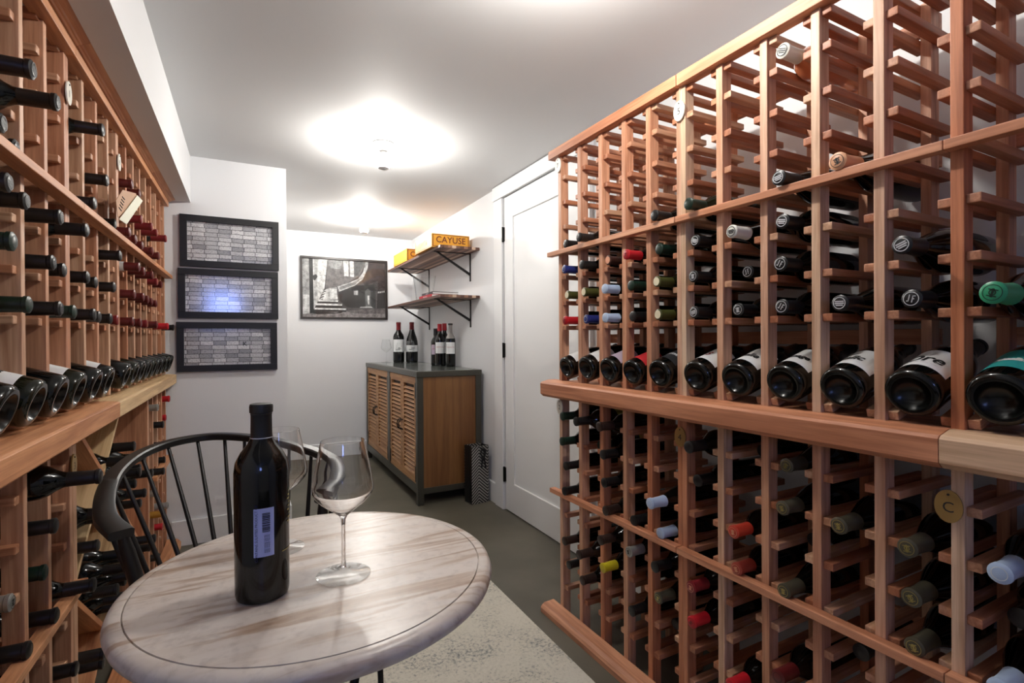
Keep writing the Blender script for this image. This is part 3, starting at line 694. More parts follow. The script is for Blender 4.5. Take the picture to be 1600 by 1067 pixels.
LW = {1: ('display bottle at the very left edge, cut off by the photo border', None, None),
      2: ('big display bottle with lettered white label, nearest fully visible base on left shelf', M_PAPER, 'Astoria'),
      3: ('dark display bottle with plain shoulders on the left shelf, third from near end', None, None),
      4: ('display bottle showing a white label corner, left shelf, at double post', M_PAPER, None),
      5: ('dark display bottle beyond the double post on the left shelf', None, None),
      6: ('display bottle with white label corner before the empty slot, left shelf', M_PAPER, None)}
for c in range(1, 17):
    if c == 7: continue
    if c in LW:
        disp(-1, c, LW[c][0], LW[c][1], LW[c][2], size=.02, gm=M_OGLASS if c in (2, 4) else None, p=.039, k=1.03, z=-.012)
    else:
        disp(-1, c, f'dark bottle base on the left display shelf, {ORD[16-c]} from the picture wall', gm=M_OGLASS if c % 3 == 0 else None, k=.98, p=.034, z=-.008)

# bottles stacked in the diamond bins
BIN = [(1.755, .545), (1.835, .60), (1.76, .632), (2.02, .262), (1.955, .312), (2.085, .312), (1.885, .366), (2.02, .352), (2.15, .366), (1.955, .402), (2.085, .402),
       (2.06, .712), (2.135, .655), (2.21, .600), (2.285, .545), (2.36, .490), (2.15, .742), (2.225, .688), (2.30, .633), (2.435, .583), (1.80, .20), (1.73, .26), (2.42, .33), (2.49, .275)]
BL = ['upper left bin', 'centre bin', 'right-hand bin', 'bottom bin']
for i, (y, z) in enumerate(BIN):
    sec = 0 if i < 3 else 1 if i < 11 else 2 if i < 20 else 3
    n = i-(0, 3, 11, 20)[sec]
    p = 0.03+0.035*((i*7) % 5)/4
    bottle('bord', world(-1, .30-p, y, z), worlddir(-1, -1, 0, 0), (0, 0.2, 1), 'black', f'black-capped bottle in the {BL[sec]} of the diamond rack, {ORD[n]} from bottom', 'bottles stacked in the diamond bins', glassm=M_DGLASS)

# paper neck tag hanging from a bottle in the left rack
t = empty('bottle_neck_tag', (0, 0, 0)); tag(t, 'tan and white paper tag hanging from a maroon bottle neck, upper left rack', 'tag')
q = world(-1, -0.045, 2.31, 1.585)
bm = bmesh.new(); d = worlddir(-1, -1, 0, 0)
def tagpts(bm, pts, x, th):
    A = [bm.verts.new((x, y, z)) for y, z in pts]; B = [bm.verts.new((x+th, y, z)) for y, z in pts]
    bm.faces.new(A); bm.faces.new(B[::-1])
    for k in range(len(pts)): bm.faces.new((A[k], A[(k+1) % len(pts)], B[(k+1) % len(pts)], B[k]))
tagpts(bm, [(1.955, 1.568), (2.17, 1.612), (2.20, 1.60), (1.885, 1.468), (1.86, 1.512)], -0.335, 0.0012)
obj('kraft_card', bm, plain('kraft_paper', (190, 150, 120), 0.7), t)
bm = bmesh.new(); tagpts(bm, [(1.88, 1.462), (2.17, 1.606), (2.275, 1.612), (1.985, 1.468)], -0.331, 0.0012)
obj('white_card', bm, plain('cream_card', (226, 226, 206), 0.6), t)
bm = bmesh.new()
for i in range(5): tube(bm, [(-0.3338, 1.895+.012*i, 1.500+.011*i), (-0.3338, 1.93+.012*i, 1.498+.0115*i)], 0.002, 6)
obj('printed_crest', bm, M_INK, t)

# ================================================================== ROUND TABLE
def marble():
    m, n, l, p = new_mat('veined_travertine')
    tc = n.new('ShaderNodeTexCoord'); mp = n.new('ShaderNodeMapping'); mp.inputs['Rotation'].default_value = (0, 0, math.radians(-27)); mp.inputs['Scale'].default_value = (1.5, 13, 4)
    l.new(tc.outputs['Object'], mp.inputs[0])
    n1 = n.new('ShaderNodeTexNoise'); n1.inputs['Scale'].default_value = 2.2; n1.inputs['Detail'].default_value = 7; n1.inputs['Distortion'].default_value = 1.1; l.new(mp.outputs[0], n1.inputs['Vector'])
    r = n.new('ShaderNodeValToRGB'); el = r.color_ramp.elements
    el[0].position = 0.28; el[0].color = lin((160, 134, 112)); el[1].position = 0.62; el[1].color = lin((216, 207, 199))
    e = el.new(0.42); e.color = lin((188, 169, 153)); e = el.new(0.48); e.color = lin((209, 198, 188))
    l.new(n1.outputs['Fac'], r.inputs[0])
    n2 = n.new('ShaderNodeTexNoise'); n2.inputs['Scale'].default_value = 60; n2.inputs['Detail'].default_value = 6; l.new(tc.outputs['Object'], n2.inputs['Vector'])
    r2 = n.new('ShaderNodeValToRGB'); r2.color_ramp.elements[0].position = 0.3; r2.color_ramp.elements[0].color = (.72, .7, .7, 1); r2.color_ramp.elements[1].position = 0.5; r2.color_ramp.elements[1].color = (1, 1, 1, 1)
    l.new(n2.outputs['Fac'], r2.inputs[0])
    mx = n.new('ShaderNodeMix'); mx.data_type = 'RGBA'; mx.blend_type = 'MULTIPLY'; mx.inputs[0].default_value = 0.6
    l.new(r.outputs[0], mx.inputs[6]); l.new(r2.outputs[0], mx.inputs[7]); l.new(mx.outputs[2], p.inputs['Base Color'])
    p.inputs['Roughness'].default_value = 0.32
    b = n.new('ShaderNodeBump'); b.inputs['Strength'].default_value = 0.1; b.inputs['Distance'].default_value = 0.001; l.new(n2.outputs['Fac'], b.inputs['Height']); l.new(b.outputs['Normal'], p.inputs['Normal'])
    return m
M_MARBLE = marble()
TX, TY, TZ = 0.116, 0.984, 0.69
t = empty('round_table', (TX, TY, 0)); tag(t, 'round table with veined travertine top and dark iron legs', 'table')
bm = bmesh.new()
lathe(bm, [(0, TZ-.030), (.262, TZ-.030), (.285, TZ-.0335), (.299, TZ-.031), (.308, TZ-.024), (.311, TZ-.014), (.308, TZ-.006), (.301, TZ-.0015), (.2885, TZ-.0002), (.2876, TZ-.0004), (.2873, TZ-.0045), (.2855, TZ-.0045), (.2852, TZ), (.22, TZ), (0, TZ)], 160)
obj('table_top', bm, M_MARBLE, t, smooth=True)
bm = bmesh.new(); tube(bm, [(.25*math.cos(2*PI*k/36), .25*math.sin(2*PI*k/36), TZ-.037) for k in range(37)], 0.006, 8); obj('support_ring', bm, M_BLACKMETAL, t, smooth=True)
for a, r0, rr in ((-79.9, .268, .004), (-97.3, .236, .010), (-150.8, .272, .006), (60, .25, .010)):
    a = math.radians(a)
    bm = bmesh.new()
    P = lambda r, z: (r*math.cos(a), r*math.sin(a), z)
    tube(bm, cat([P(r0, TZ-.031), P(r0-.003, TZ-.12), P(.20, .42), P(.12, .25), P(.20, .08), P(.27, .012)], 4), rr, 10); obj('leg', bm, M_BLACKMETAL, t, smooth=True)
bm = bmesh.new(); tube(bm, [(.12*math.cos(2*PI*k/24), .12*math.sin(2*PI*k/24), .25) for k in range(25)], 0.006, 8); obj('lower_ring', bm, M_BLACKMETAL, t, smooth=True)

# wine bottle on the table
bp = Vector((.021, .921, TZ+0.0005))
WB = [(0, .022), (.020, .016), (.031, .005), (.0355, .0005), (.0385, .002), (.0400, .008), (.0402, .016), (.0408, .175), (.0408, .200), (.0385, .216), (.031, .231), (.0215, .243), (.0165, .253), (.0155, .262), (.0150, .293), (.0163, .2945), (.0166, .299), (.0163, .3045), (.0148, .307), (0, .307)]
KIND['table'] = WB
t = empty('wine_bottle', bp); tag(t, 'tall dark red wine bottle standing on the round table, blue-white barcode label', 'wine bottle')
link('glass_body', lmesh(('table', 'g'), WB, M_DGLASS, 'glass_body', 64), t)
bm = bmesh.new(); lathe(bm, [(.0164, .2545), (.0160, .262), (.0156, .290), (.0162, .2915), (.0156, .2930), (.0174, .2945), (.0176, .304), (.0166, .3078), (.0150, .3083), (0, .3083)], 40); co = obj('capsule', bm, plain('matte_black_foil', (26, 26, 27), 0.45), t, smooth=True)
bm = bmesh.new(); label_band(bm, .0167, .2535, .2552, 0, 2*PI, seg=36); obj('silver_band', bm, M_SILVER, co)
face = math.atan2(-.921, -.021)
bm = bmesh.new(); label_band(bm, .0405, .075, .150, face-.30, face+.42, seg=24); lo = obj('barcode_label', bm, plain('pale_blue_label', (178, 188, 236), 0.5), t)
bm = bmesh.new(); rnd = random.Random(3); z = .113
while z < .143:
    h = rnd.choice((.0006, .001, .0016)); label_band(bm, .0412, z, z+h, face+.0, face+.27, seg=8); z += h+rnd.choice((.0006, .001))
obj('barcode', bm, M_INK, lo)
bm = bmesh.new()
for k, (aa, s) in enumerate(((-.2, .0035), (.10, .0022), (.17, .0022), (.24, .0022))):
    text_bm(bm, ('CONTAINS SULFITES PRODUCT OF' if k == 0 else 'RED WINE 750 ML'), s*1.6, lambda a, b, h: (.0414*math.cos(face+aa-b/.0414), .0414*math.sin(face+aa-b/.0414), (.112 if k == 0 else .095)+a), 0.0)
obj('label_print', bm, plain('navy_ink', (40, 44, 90), 0.6), lo)
bm = bmesh.new()
for k in range(9):   # gilt spray of leaves on the front, seen edge-on
    a0 = face+1.06+.05*(k % 3); zc = .118+.006*k
    label_band(bm, .0412, zc, zc+.0022, a0, a0+.22-.012*k, seg=6)
label_band(bm, .0412, .112, .172, face+1.22, face+1.25, seg=2)
obj('gold_ornament', bm, M_GOLD, t)
bm = bmesh.new(); label_band(bm, .0408, .0745, .0757, face+.75, face+1.6, seg=20); obj('gold_line', bm, M_GOLD, t)

# wine glasses
def wine_glass(x, y, z, k, label, seg=64, group=None, name='wine_glass', big=False):
    t = empty(name, (x, y, z)); tag(t, label, 'wine glass', group); t.scale = (k, k, k)
    bm = bmesh.new()
    outer = [(0, 0), (.043, 0), (.0455, .0006), (.0457, .0014), (.040, .0024), (.018, .0050), (.0075, .0085), (.0042, .0140), (.0034, .03), (.0033, .085), (.0040, .097), (.0075, .104), (.020, .114), (.038, .128), (.0485, .140), (.0520, .1485), (.0515, .158), (.0460, .190), (.0385, .226), (.0370, .2345)]
    inner = [(.0364, .2347), (.0379, .2261), (.0454, .190), (.0508, .158), (.0512, .149), (.0474, .1415), (.037, .1298), (.0195, .1162), (.007, .107), (0, .1045)]
    lathe(bm, outer[:8], seg); obj('foot', bm, M_FOOT, t, smooth=True)
    bm = bmesh.new(); lathe(bm, [(0, .0141)]+outer[7:]+inner, seg)
    obj('bowl_and_stem', bm, M_CRYSTAL if big else M_GLASS, t, smooth=True); return t
wine_glass(.1485, .930, TZ+.0005, 1.0, 'large empty stemmed wine glass on the round table, right of the bottle', big=True)
wine_glass(.056, 1.105, TZ+.0005, 1.0, 'large empty wine glass half hidden behind the bottle on the round table', big=True)

# ================================================================== CHAIR
t = empty('spindle_chair', (-.02, 1.50, 0)); tag(t, 'black spindle-back armchair with curved rail, behind the round table', 'chair')
railp = [(-.232, 1.315, .700), (-.275, 1.40, .716), (-.297, 1.52, .742), (-.296, 1.64, .766), (-.262, 1.755, .785), (-.195, 1.83, .797), (-.105, 1.853, .802), (-.02, 1.80, .802), (.058, 1.712, .798), (.124, 1.64, .788), (.186, 1.585, .770), (.222, 1.52, .750), (.212, 1.435, .726), (.168, 1.35, .702)]
rail = cat(railp, 6)
O = Vector((-.02, 1.50, 0))
def sweep(bm, pts, wfun, h):
    rings = []
    for i, p in enumerate(pts):
        tg = (pts[min(i+1, len(pts)-1)]-pts[max(i-1, 0)]).normalized(); side = Vector((tg.y, -tg.x, 0)).normalized(); up_ = side.cross(tg).normalized()
        wd = wfun(i/(len(pts)-1)); rings.append([bm.verts.new(p-O+side*a*wd+up_*b*h) for a, b in ((-.5, -.32), (-.38, -.5), (.38, -.5), (.5, -.32), (.5, .32), (.38, .5), (-.38, .5), (-.5, .32))])
    for A, B in zip(rings, rings[1:]):
        for k in range(8): bm.faces.new((A[k], A[(k+1) % 8], B[(k+1) % 8], B[k]))
    bm.faces.new(rings[0]); bm.faces.new(rings[-1][::-1])
bm = bmesh.new(); sweep(bm, rail, lambda u: .030+.016*abs(2*u-1)**1.5, .02); obj('back_rail', bm, M_CHAIR, t, smooth=True)
sc_ = Vector((-.01, 1.475, .44))
bm = bmesh.new()
pts = [(.215*math.cos(a)*(1 if math.cos(a) > 0 else 1), .20*math.sin(a)) for a in [2*PI*k/40 for k in range(40)]]
rings = []
for s, z in ((.90, -.034), (.98, -.028), (1, -.012), (.985, -.002), (.94, .0), (.6, -.008)):
    rings.append([bm.verts.new((sc_.x-O.x+px*s, sc_.y-O.y+py*s, sc_.z+z)) for px, py in pts])
bm.faces.new(rings[0][::-1]); bm.faces.new(rings[-1])
for A, B in zip(rings, rings[1:]):
    for k in range(40): bm.faces.new((A[k], A[(k+1) % 40], B[(k+1) % 40], B[k]))
obj('seat', bm, M_CHAIR, t, smooth=True)
ns = 15
for i in range(ns):
    u = 0.07+0.86*i/(ns-1); p = rail[int(u*(len(rail)-1))]
    dv = Vector((p.x-sc_.x, p.y-sc_.y, 0)); a = math.atan2(dv.y/.20, dv.x/.215)
    b = Vector((sc_.x+.195*math.cos(a), sc_.y+.18*math.sin(a), sc_.z-.01))
    bm = bmesh.new(); tube(bm, [b-O, (b*.55+p*.45)-O, (p-Vector((0, 0, .008)))-O], .005, 10, rads=[.0058, .0062, .0048]); obj('spindle', bm, M_CHAIR, t, smooth=True)
for e, sx in ((railp[0], 1), (railp[-1], -1)):
    e = Vector(e); b = Vector((sc_.x+(-.175 if sx > 0 else .175), sc_.y-.10, sc_.z-.005)); e2 = e+Vector((0, .012, -.006))
    bm = bmesh.new(); tube(bm, [e2-O, (e2*.85+b*.15)-O, (e2*.5+b*.5)-O, b-O], .012, 14, rads=[.010, .0135, .015, .011]); obj('arm_post', bm, M_CHAIR, t, smooth=True)
for dx, dy in ((-1, -1), (1, -1), (-1, 1), (1, 1)):
    bm = bmesh.new(); a = sc_+Vector((dx*.14, dy*.13, -.03)); b = Vector((sc_.x+dx*.19, sc_.y+dy*.19, .012)); tube(bm, [a-O, (a+b)/2-O, b-O], .014, 12, rads=[.013, .016, .010]); obj('leg', bm, M_CHAIR, t, smooth=True)
for dx in (-1, 1):
    bm = bmesh.new(); tube(bm, [(sc_.x-O.x+dx*.168, sc_.y-O.y-.165, .19), (sc_.x-O.x+dx*.168, sc_.y-O.y+.165, .19)], .008, 10); obj('stretcher', bm, M_CHAIR, t, smooth=True)

# ================================================================== RUG
m, n, l, p = new_mat('faded_cream_grey_rug'); tc = n.new('ShaderNodeTexCoord')
n1 = n.new('ShaderNodeTexNoise'); n1.inputs['Scale'].default_value = 7; n1.inputs['Detail'].default_value = 3; l.new(tc.outputs['Object'], n1.inputs['Vector'])
n2 = n.new('ShaderNodeTexNoise'); n2.inputs['Scale'].default_value = 85; n2.inputs['Detail'].default_value = 5; n2.inputs['Roughness'].default_value = 0.7; l.new(tc.outputs['Object'], n2.inputs['Vector'])
ad = n.new('ShaderNodeMath'); ad.operation = 'MULTIPLY_ADD'; ad.inputs[1].default_value = 0.55; l.new(n1.outputs['Fac'], ad.inputs[0]); l.new(n2.outputs['Fac'], ad.inputs[2])
r = n.new('ShaderNodeValToRGB'); el = r.color_ramp.elements
el[0].position = 0.50; el[0].color = lin((96, 102, 106)); el[1].position = 0.86; el[1].color = lin((216, 211, 196))
e = el.new(0.66); e.color = lin((176, 174, 164)); e = el.new(0.73); e.color = lin((206, 201, 186)); l.new(ad.outputs[0], r.inputs[0]); l.new(r.outputs[0], p.inputs['Base Color']); p.inputs['Roughness'].default_value = 0.95
b = n.new('ShaderNodeBump'); b.inputs['Strength'].default_value = 0.5; b.inputs['Distance'].default_value = 0.002; l.new(n2.outputs['Fac'], b.inputs['Height']); l.new(b.outputs['Normal'], p.inputs['Normal'])
bm = bmesh.new(); box(bm, -.31, .975, -.9, 2.185, 0.0, 0.011, 0.003)
tag(obj('area_rug', bm, m), 'faded cream and grey area rug on the dark floor under the table', 'rug')

# ================================================================== CABINET
CX0, CX1, CY0, CY1, CZ = 1.0, 1.462, 3.287, 4.90, 0.889
t = empty('sideboard_cabinet', (CX0, CY0, 0)); tag(t, 'brown wooden sideboard with louvred doors and dark grey metal frame, against right wall', 'cabinet')
W_, D_ = CX1-CX0, CY1-CY0
bm = bmesh.new(); box(bm, -.004, W_+.004, -.004, D_+.004, CZ-.038, CZ, .003); obj('top', bm, [M_CABM], t)
bm = bmesh.new(); box(bm, .035, W_-.03, .035, D_-.035, CZ-.002, CZ+.0008, .0004); obj('top_inlay', bm, M_CABTOP, t)
for x in (0, W_-.042):
    for y in (0, D_-.042):
        bm = bmesh.new(); box(bm, x, x+.042, y, y+.042, 0, CZ-.038, .002); obj('leg', bm, M_CABM, t)
for y in (0.002, D_-.032):
    bm = bmesh.new(); box(bm, .042, W_-.042, y, y+.03, .072, .112, .002); obj('bottom_rail', bm, M_CABM, t)
    bm = bmesh.new(); box(bm, .042, W_-.042, y+.006 if y < .1 else y+.008, y+.018 if y < .1 else y+.02, .112, CZ-.038); obj('side_panel', bm, M_CABWOOD, t)
bm = bmesh.new(); box(bm, .002, .032, .042, D_-.042, .072, .132, .002); obj('front_rail', bm, M_CABM, t)
bm = bmesh.new(); box(bm, W_-.03, W_-.018, .042, D_-.042, .072, CZ-.038); obj('back_panel', bm, M_CABWOOD, t)
bm = bmesh.new(); box(bm, .03, W_-.03, .03, D_-.03, .10, .115); obj('floor_panel', bm, M_CABWOOD, t)
bm = bmesh.new(); box(bm, .0, .03, .735, .805, .132, CZ-.038, .002); obj('centre_stile', bm, M_CABM, t)
def door(y0, y1, hs):
    z0, z1 = .135, CZ-.042; st = .042
    bm = bmesh.new()
    box(bm, .004, .026, y0, y0+st, z0, z1, .0015); box(bm, .004, .026, y1-st, y1, z0, z1, .0015)
    box(bm, .004, .026, y0+st, y1-st, z0, z0+.05, .0015); box(bm, .004, .026, y0+st, y1-st, z1-.05, z1, .0015)
    d = obj('louvred_door', bm, M_LOUVRE, t)
    bm = bmesh.new(); z = z0+.062
    while z < z1-.056:
        prism(bm, [(.004, z-.008), (.007, z-.010), (.021, z+.004), (.018, z+.007)], 1, y0+st, y1-st); z += .0285
    obj('louvre_slats', bm, M_LOUVRE, d)
    bm = bmesh.new(); box(bm, .0245, .027, y0+st, y1-st, z0+.05, z1-.05); obj('gap_shade_board', bm, M_GAPSHADE, d)  # dark sheet added behind the slats to stand in for gap shade
    hy = y0+.02 if hs < 0 else y1-.02
    bm = bmesh.new(); tube(bm, cat([(.004, hy, .455), (-.018, hy, .46), (-.026, hy, .475), (-.026, hy, .505), (-.018, hy, .52), (.004, hy, .525)], 4), .004, 8); obj('handle', bm, M_HINGE, d, smooth=True)
    gy = y1-.004 if hs < 0 else y0+.004
    for z in (.20, .76):
        bm = bmesh.new(); box(bm, .0, .0045, gy-.01, gy+.01, z-.05, z+.05, .0005); obj('hinge', bm, M_HINGE, d)
door(.045, .387, 1); door(.390, .733, -1); door(.807, 1.185, 1); door(1.188, D_-.044, -1)

# things on the cabinet
def cab_magnum(x, y, kind, label, rot):
    t = empty('wine_magnum', (x, y, CZ+.001)); tag(t, label, 'wine bottle', 'tall bottles on the sideboard')
    if kind == 'b': pr = [(r*1.36, z*1.255) for r, z in BORD]
    else: pr = [(r*1.33, z*1.27) for r, z in BURG]
    link('glass_body', lmesh(('mag', kind), pr, M_DGLASS, 'glass_body', 40), t)
    L = pr[-1][1]; bm = bmesh.new(); lathe(bm, [(.0215, L-.075), (.0205, L-.02), (.022, L-.018), (.022, L-.003), (.019, L+.001), (0, L+.001)], 28); obj('capsule', bm, CAPS['dark red'], t, smooth=True)
    r = max(a for a, b in pr); bm = bmesh.new(); label_band(bm, r, .10, .215 if kind == 'b' else .16, rot-1.2, rot+1.2); lo = obj('label', bm, M_PAPER, t)
    bm = bmesh.new(); label_band(bm, r+.0004, .118, .124, rot-.5, rot+.3, seg=10); label_band(bm, r+.0004, .13, .137, rot-.1, rot+.45, seg=10); obj('label_crest', bm, M_INK, lo)
cab_magnum(1.275, 4.77, 'b', 'tall bottle with square shoulders and large white label on the sideboard', math.atan2(-4.7, -1.28))
cab_magnum(1.385, 4.71, 'g', 'tall sloping-shouldered bottle with maroon cap on the sideboard, against the wall', math.atan2(-4.7, -1.38))
wine_glass(1.165, 4.80, CZ+.001, .92, 'wine glass at the far left end of the sideboard', 32, 'glasses on the sideboard')
wine_glass(1.245, 4.60, CZ+.001, .80, 'wine glass in front of the square-shouldered bottle on the sideboard', 32, 'glasses on the sideboard')
wine_glass(1.325, 4.56, CZ+.001, .85, 'wine glass in front of the sloping-shouldered bottle on the sideboard', 32, 'glasses on the sideboard')
M_AMBER = plain('clear_spirit_glass', (196, 190, 184), 0.06, 0, 0.3, trans=0.5)
def cab_bottle(x, y, h, capm_, label, rot, body=M_DGLASS, neckcol=None, lab=M_PAPER, col=None):
    t = empty('liqueur_bottle', (x, y, CZ+.001)); tag(t, label, 'bottle', 'bottles at the near end of the sideboard')
    k = h/.30; pr = [(r*1.02, z*k) for r, z in BORD]
    if neckcol:
        lo_ = [p for p in pr if p[1] < .20*k]; link('dark_contents', lmesh(('cb', label, 1), lo_+[(0, lo_[-1][1])], body, 'dark_contents', 32), t)
        hi_ = [lo_[-1]]+[p for p in pr if p[1] >= .20*k]; link('clear_neck', lmesh(('cb', label, 2), hi_, neckcol, 'clear_neck', 32), t)
    else: link('glass_body', lmesh(('cb', label), pr, body, 'glass_body', 32), t)
    bm = bmesh.new(); lathe(bm, [(.0185, h-.055 if not neckcol else h-.012), (.018, h-.01), (.0185, h+.002), (0, h+.002)], 24); obj('cap', bm, capm_, t, smooth=True)
    bm = bmesh.new(); label_band(bm, .0388, .09*k, .17*k, rot-1.0, rot+1.0); lo = obj('label', bm, lab, t)
    bm = bmesh.new(); text_bm(bm, col or 'VERMOUTH', .012, lambda a, b, h_: (.0396*math.cos(rot+a/.0396), .0396*math.sin(rot+a/.0396), .135*k+b), 0); obj('label_writing', bm, M_REDINK, lo)
rt_ = math.atan2(-3.9, -1.4)
cab_bottle(1.385, 4.03, .30, CAPS['black'], 'black-capped bottle with pale pink label, leftmost of the near sideboard bottles', rt_, lab=M_LILAC)
cab_bottle(1.385, 3.93, .335, CAPS['red'], 'red-capped dark bottle on the sideboard, left of its red-capped twin', rt_)
cab_bottle(1.435, 3.955, .34, CAPS['red'], 'red-capped dark bottle on the sideboard, close to the wall', rt_)
cab_bottle(1.42, 3.78, .335, CAPS['black'], 'clear-necked bottle of dark liquid at the near end of the sideboard', rt_, neckcol=M_AMBER)

# ================================================================== SHELVES
def shelf(z, label):
    t = empty('wall_shelf', (1.19, 3.355, z)); tag(t, label, 'shelf', 'bracketed wooden shelves above the sideboard')
    bm = bmesh.new(); box(bm, 0, 1.486-1.19, 0, 1.475, 0, .018, .001); obj('board', bm, M_SHELF, t)
    for y in (.175, 1.14):
        bm = bmesh.new(); xw = XR-1.19
        box(bm, .015, xw, y-.009, y+.009, -.005, -.0005); box(bm, xw-.006, xw, y-.009, y+.009, -.205, -.005)
        prism(bm, [(.03, -.005), (.052, -.005), (xw-.004, -.145), (xw-.004, -.165)], 1, y-.007, y+.007)
        obj('bracket', bm, M_BLACKMETAL, t)
shelf(1.738, 'upper striped wooden wall shelf on black brackets, carrying the orange boxes')
shelf(1.396, 'lower striped wooden wall shelf on black brackets, carrying books and vase')
M_OR = plain('orange_box_card', (224, 158, 44), 0.5); M_ORF = plain('yellow_box_card', (236, 196, 110), 0.5); M_BRN = plain('brown_box_print', (104, 40, 22), 0.6)
def wbox(x0, x1, y0, y1, h, label, size):
    z = 1.7565; t = empty('wine_box', (x0, y0, z)); tag(t, label, 'box', 'orange boxes on the upper shelf')
    bm = bmesh.new(); box(bm, 0, x1-x0, 0, y1-y0, 0, h, .0015); obj('carton', bm, M_OR, t)
    bm = bmesh.new(); W = x1-x0; H = h; e = -.0006
    for (a, b_, c, d) in ((.006, .011, .006, H-.006), (W-.011, W-.006, .006, H-.006), (.006, W-.006, .005, .009), (.006, W-.006, H-.009, H-.005)):
        box(bm, a, b_, e, 0, c, d)
    DD = y1-y0
    for (a, b_, c, d) in ((.008, .012, .008, H-.008), (DD-.012, DD-.008, .008, H-.008), (.008, DD-.008, .008, .011), (.008, DD-.008, H-.011, H-.008)):
        box(bm, e, 0, a, b_, c, d)
    obj('printed_border', bm, M_BRN, t)
    bm = bmesh.new(); text_bm(bm, 'CAYUSE', size, lambda a, b_, hh: (W/2+a, -.0012, H*.55+b_), 0, offset=.0006); obj('front_writing', bm, M_BRN, t)
    bm = bmesh.new(); text_bm(bm, 'CAYUSE', size*.9, lambda a, b_, hh: (-.0012, DD/2-a, H*.5+b_), 0); obj('side_writing', bm, plain('amber_box_print', (206, 150, 60), 0.6), t)
wbox(1.165, 1.452, 3.46, 3.86, .096, 'orange box printed CAYUSE at the near end of the upper shelf', .062)
wbox(1.185, 1.46, 4.16, 4.58, .10, 'smaller-looking orange box at the far end of the upper shelf', .060)
def book(x0, x1, y0, y1, z0, z1, cover, label, words, ink, spine=None):
    t = empty('book', (x0, y0, z0)); tag(t, label, 'book', 'books lying on the lower shelf')
    W, D, H = x1-x0, y1-y0, z1-z0
    bm = bmesh.new(); box(bm, 0, W, 0, D, 0, .0025, .0005); box(bm, 0, W, 0, D, H-.0025, H, .0005); box(bm, 0, .003, 0, D, .0025, H-.0025); obj('cover', bm, cover, t)
    bm = bmesh.new(); box(bm, .003, W-.006, .005, D-.005, .0025, H-.0025); obj('pages', bm, plain('white_book_pages', (232, 232, 230), 0.7), t)
    bm = bmesh.new(); text_bm(bm, words, H*.6, lambda a, b, h: (-.0006, D/2-a, H/2+b), 0); obj('spine_writing', bm, ink, t)
book(1.235, 1.47, 3.68, 3.99, 1.4145, 1.444, plain('crimson_book_cloth', (176, 28, 44), 0.5), 'thick red-spined book at the bottom of the stack on lower shelf', 'WINE FOLLY', M_PAPER)
book(1.245, 1.455, 3.69, 3.95, 1.4445, 1.464, plain('charcoal_book_cloth', (54, 54, 58), 0.5), 'dark-spined book lying on top of the red book', 'WINE ATLAS', M_PAPER)
t = empty('glass_vase', (1.36, 4.24, 1.4145)); tag(t, 'clear flared glass vase behind the books on the lower shelf', 'vase')
bm = bmesh.new(); lathe(bm, [(.0, 0), (.068, 0), (.071, .003), (.082, .12), (.098, .235), (.0955, .235), (.079, .12), (.067, .012), (0, .012)], 48); obj('glass_body', bm, M_GLASS, t, smooth=True)

# ================================================================== GIFT BAG
m, n, l, p = new_mat('black_silver_herringbone'); tc = n.new('ShaderNodeTexCoord'); sx = n.new('ShaderNodeSeparateXYZ'); l.new(tc.outputs['Object'], sx.inputs[0])
def mth(op, a, b=None):
    q = n.new('ShaderNodeMath'); q.operation = op
    for i, v in enumerate((a, b)):
        if v is None: continue
        if isinstance(v, (int, float)): q.inputs[i].default_value = v
        else: l.new(v, q.inputs[i])
    return q.outputs[0]
tri = mth('PINGPONG', mth('ADD', sx.outputs['X'], 1.0), 0.066)
v = mth('ADD', mth('MULTIPLY', tri, 0.9), sx.outputs['Z'])
f = mth('FRACT', mth('MULTIPLY', v, 48)); g = mth('GREATER_THAN', f, 0.52)
mx = n.new('ShaderNodeMix'); mx.data_type = 'RGBA'; mx.inputs[6].default_value = lin((22, 22, 22)); mx.inputs[7].default_value = lin((176, 174, 168)); l.new(g, mx.inputs[0])
l.new(mx.outputs[2], p.inputs['Base Color']); l.new(mth('MULTIPLY', g, 0.5), p.inputs['Metallic']); p.inputs['Roughness'].default_value = 0.35; M_BAG = m
t = empty('gift_bag', (1.325, 3.143, 0), math.atan2(.016, .139)); tag(t, 'tall black and silver herringbone gift bag beside the sideboard', 'gift bag')
bm = bmesh.new(); W, D, H = .132, .098, .385
for (a, b_, c, d) in ((0, W, 0, .0012), (0, W, D-.0012, D)): box(bm, a, b_, c, d, 0, H)
box(bm, 0, W, 0, D, 0, .002); obj('front_and_back', bm, M_BAG, t)
bm = bmesh.new()
prism(bm, [(0.0, 0.0), (0.012, D/2), (0, D), (.0012, D), (.0132, D/2), (.0012, 0)], 2, 0.002, H); prism(bm, [(W, 0.0), (W-.012, D/2), (W, D), (W-.0012, D), (W-.0132, D/2), (W-.0012, 0)], 2, 0.002, H)
obj('gussets', bm, plain('black_bag_paper', (20, 20, 20), 0.4), t)
bm = bmesh.new()
for s in (-1, 1):
    tube(bm, cat([(W/2+s*.004+.02, -.004, H-.02), (W/2+s*.02+.02, -.007, H-.05), (W/2+s*.008+.02, -.006, H-.075), (W/2+s*.016+.024, -.006, H-.15)], 5), .005, 8)
tube(bm, cat([(W/2, -.002, H-.01), (W/2+.02, -.012, H-.03), (W/2+.025, -.008, H-.07), (W/2+.015, -.005, H-.11)], 5), .004, 8)
obj('ribbon', bm, M_INK, t, smooth=True)

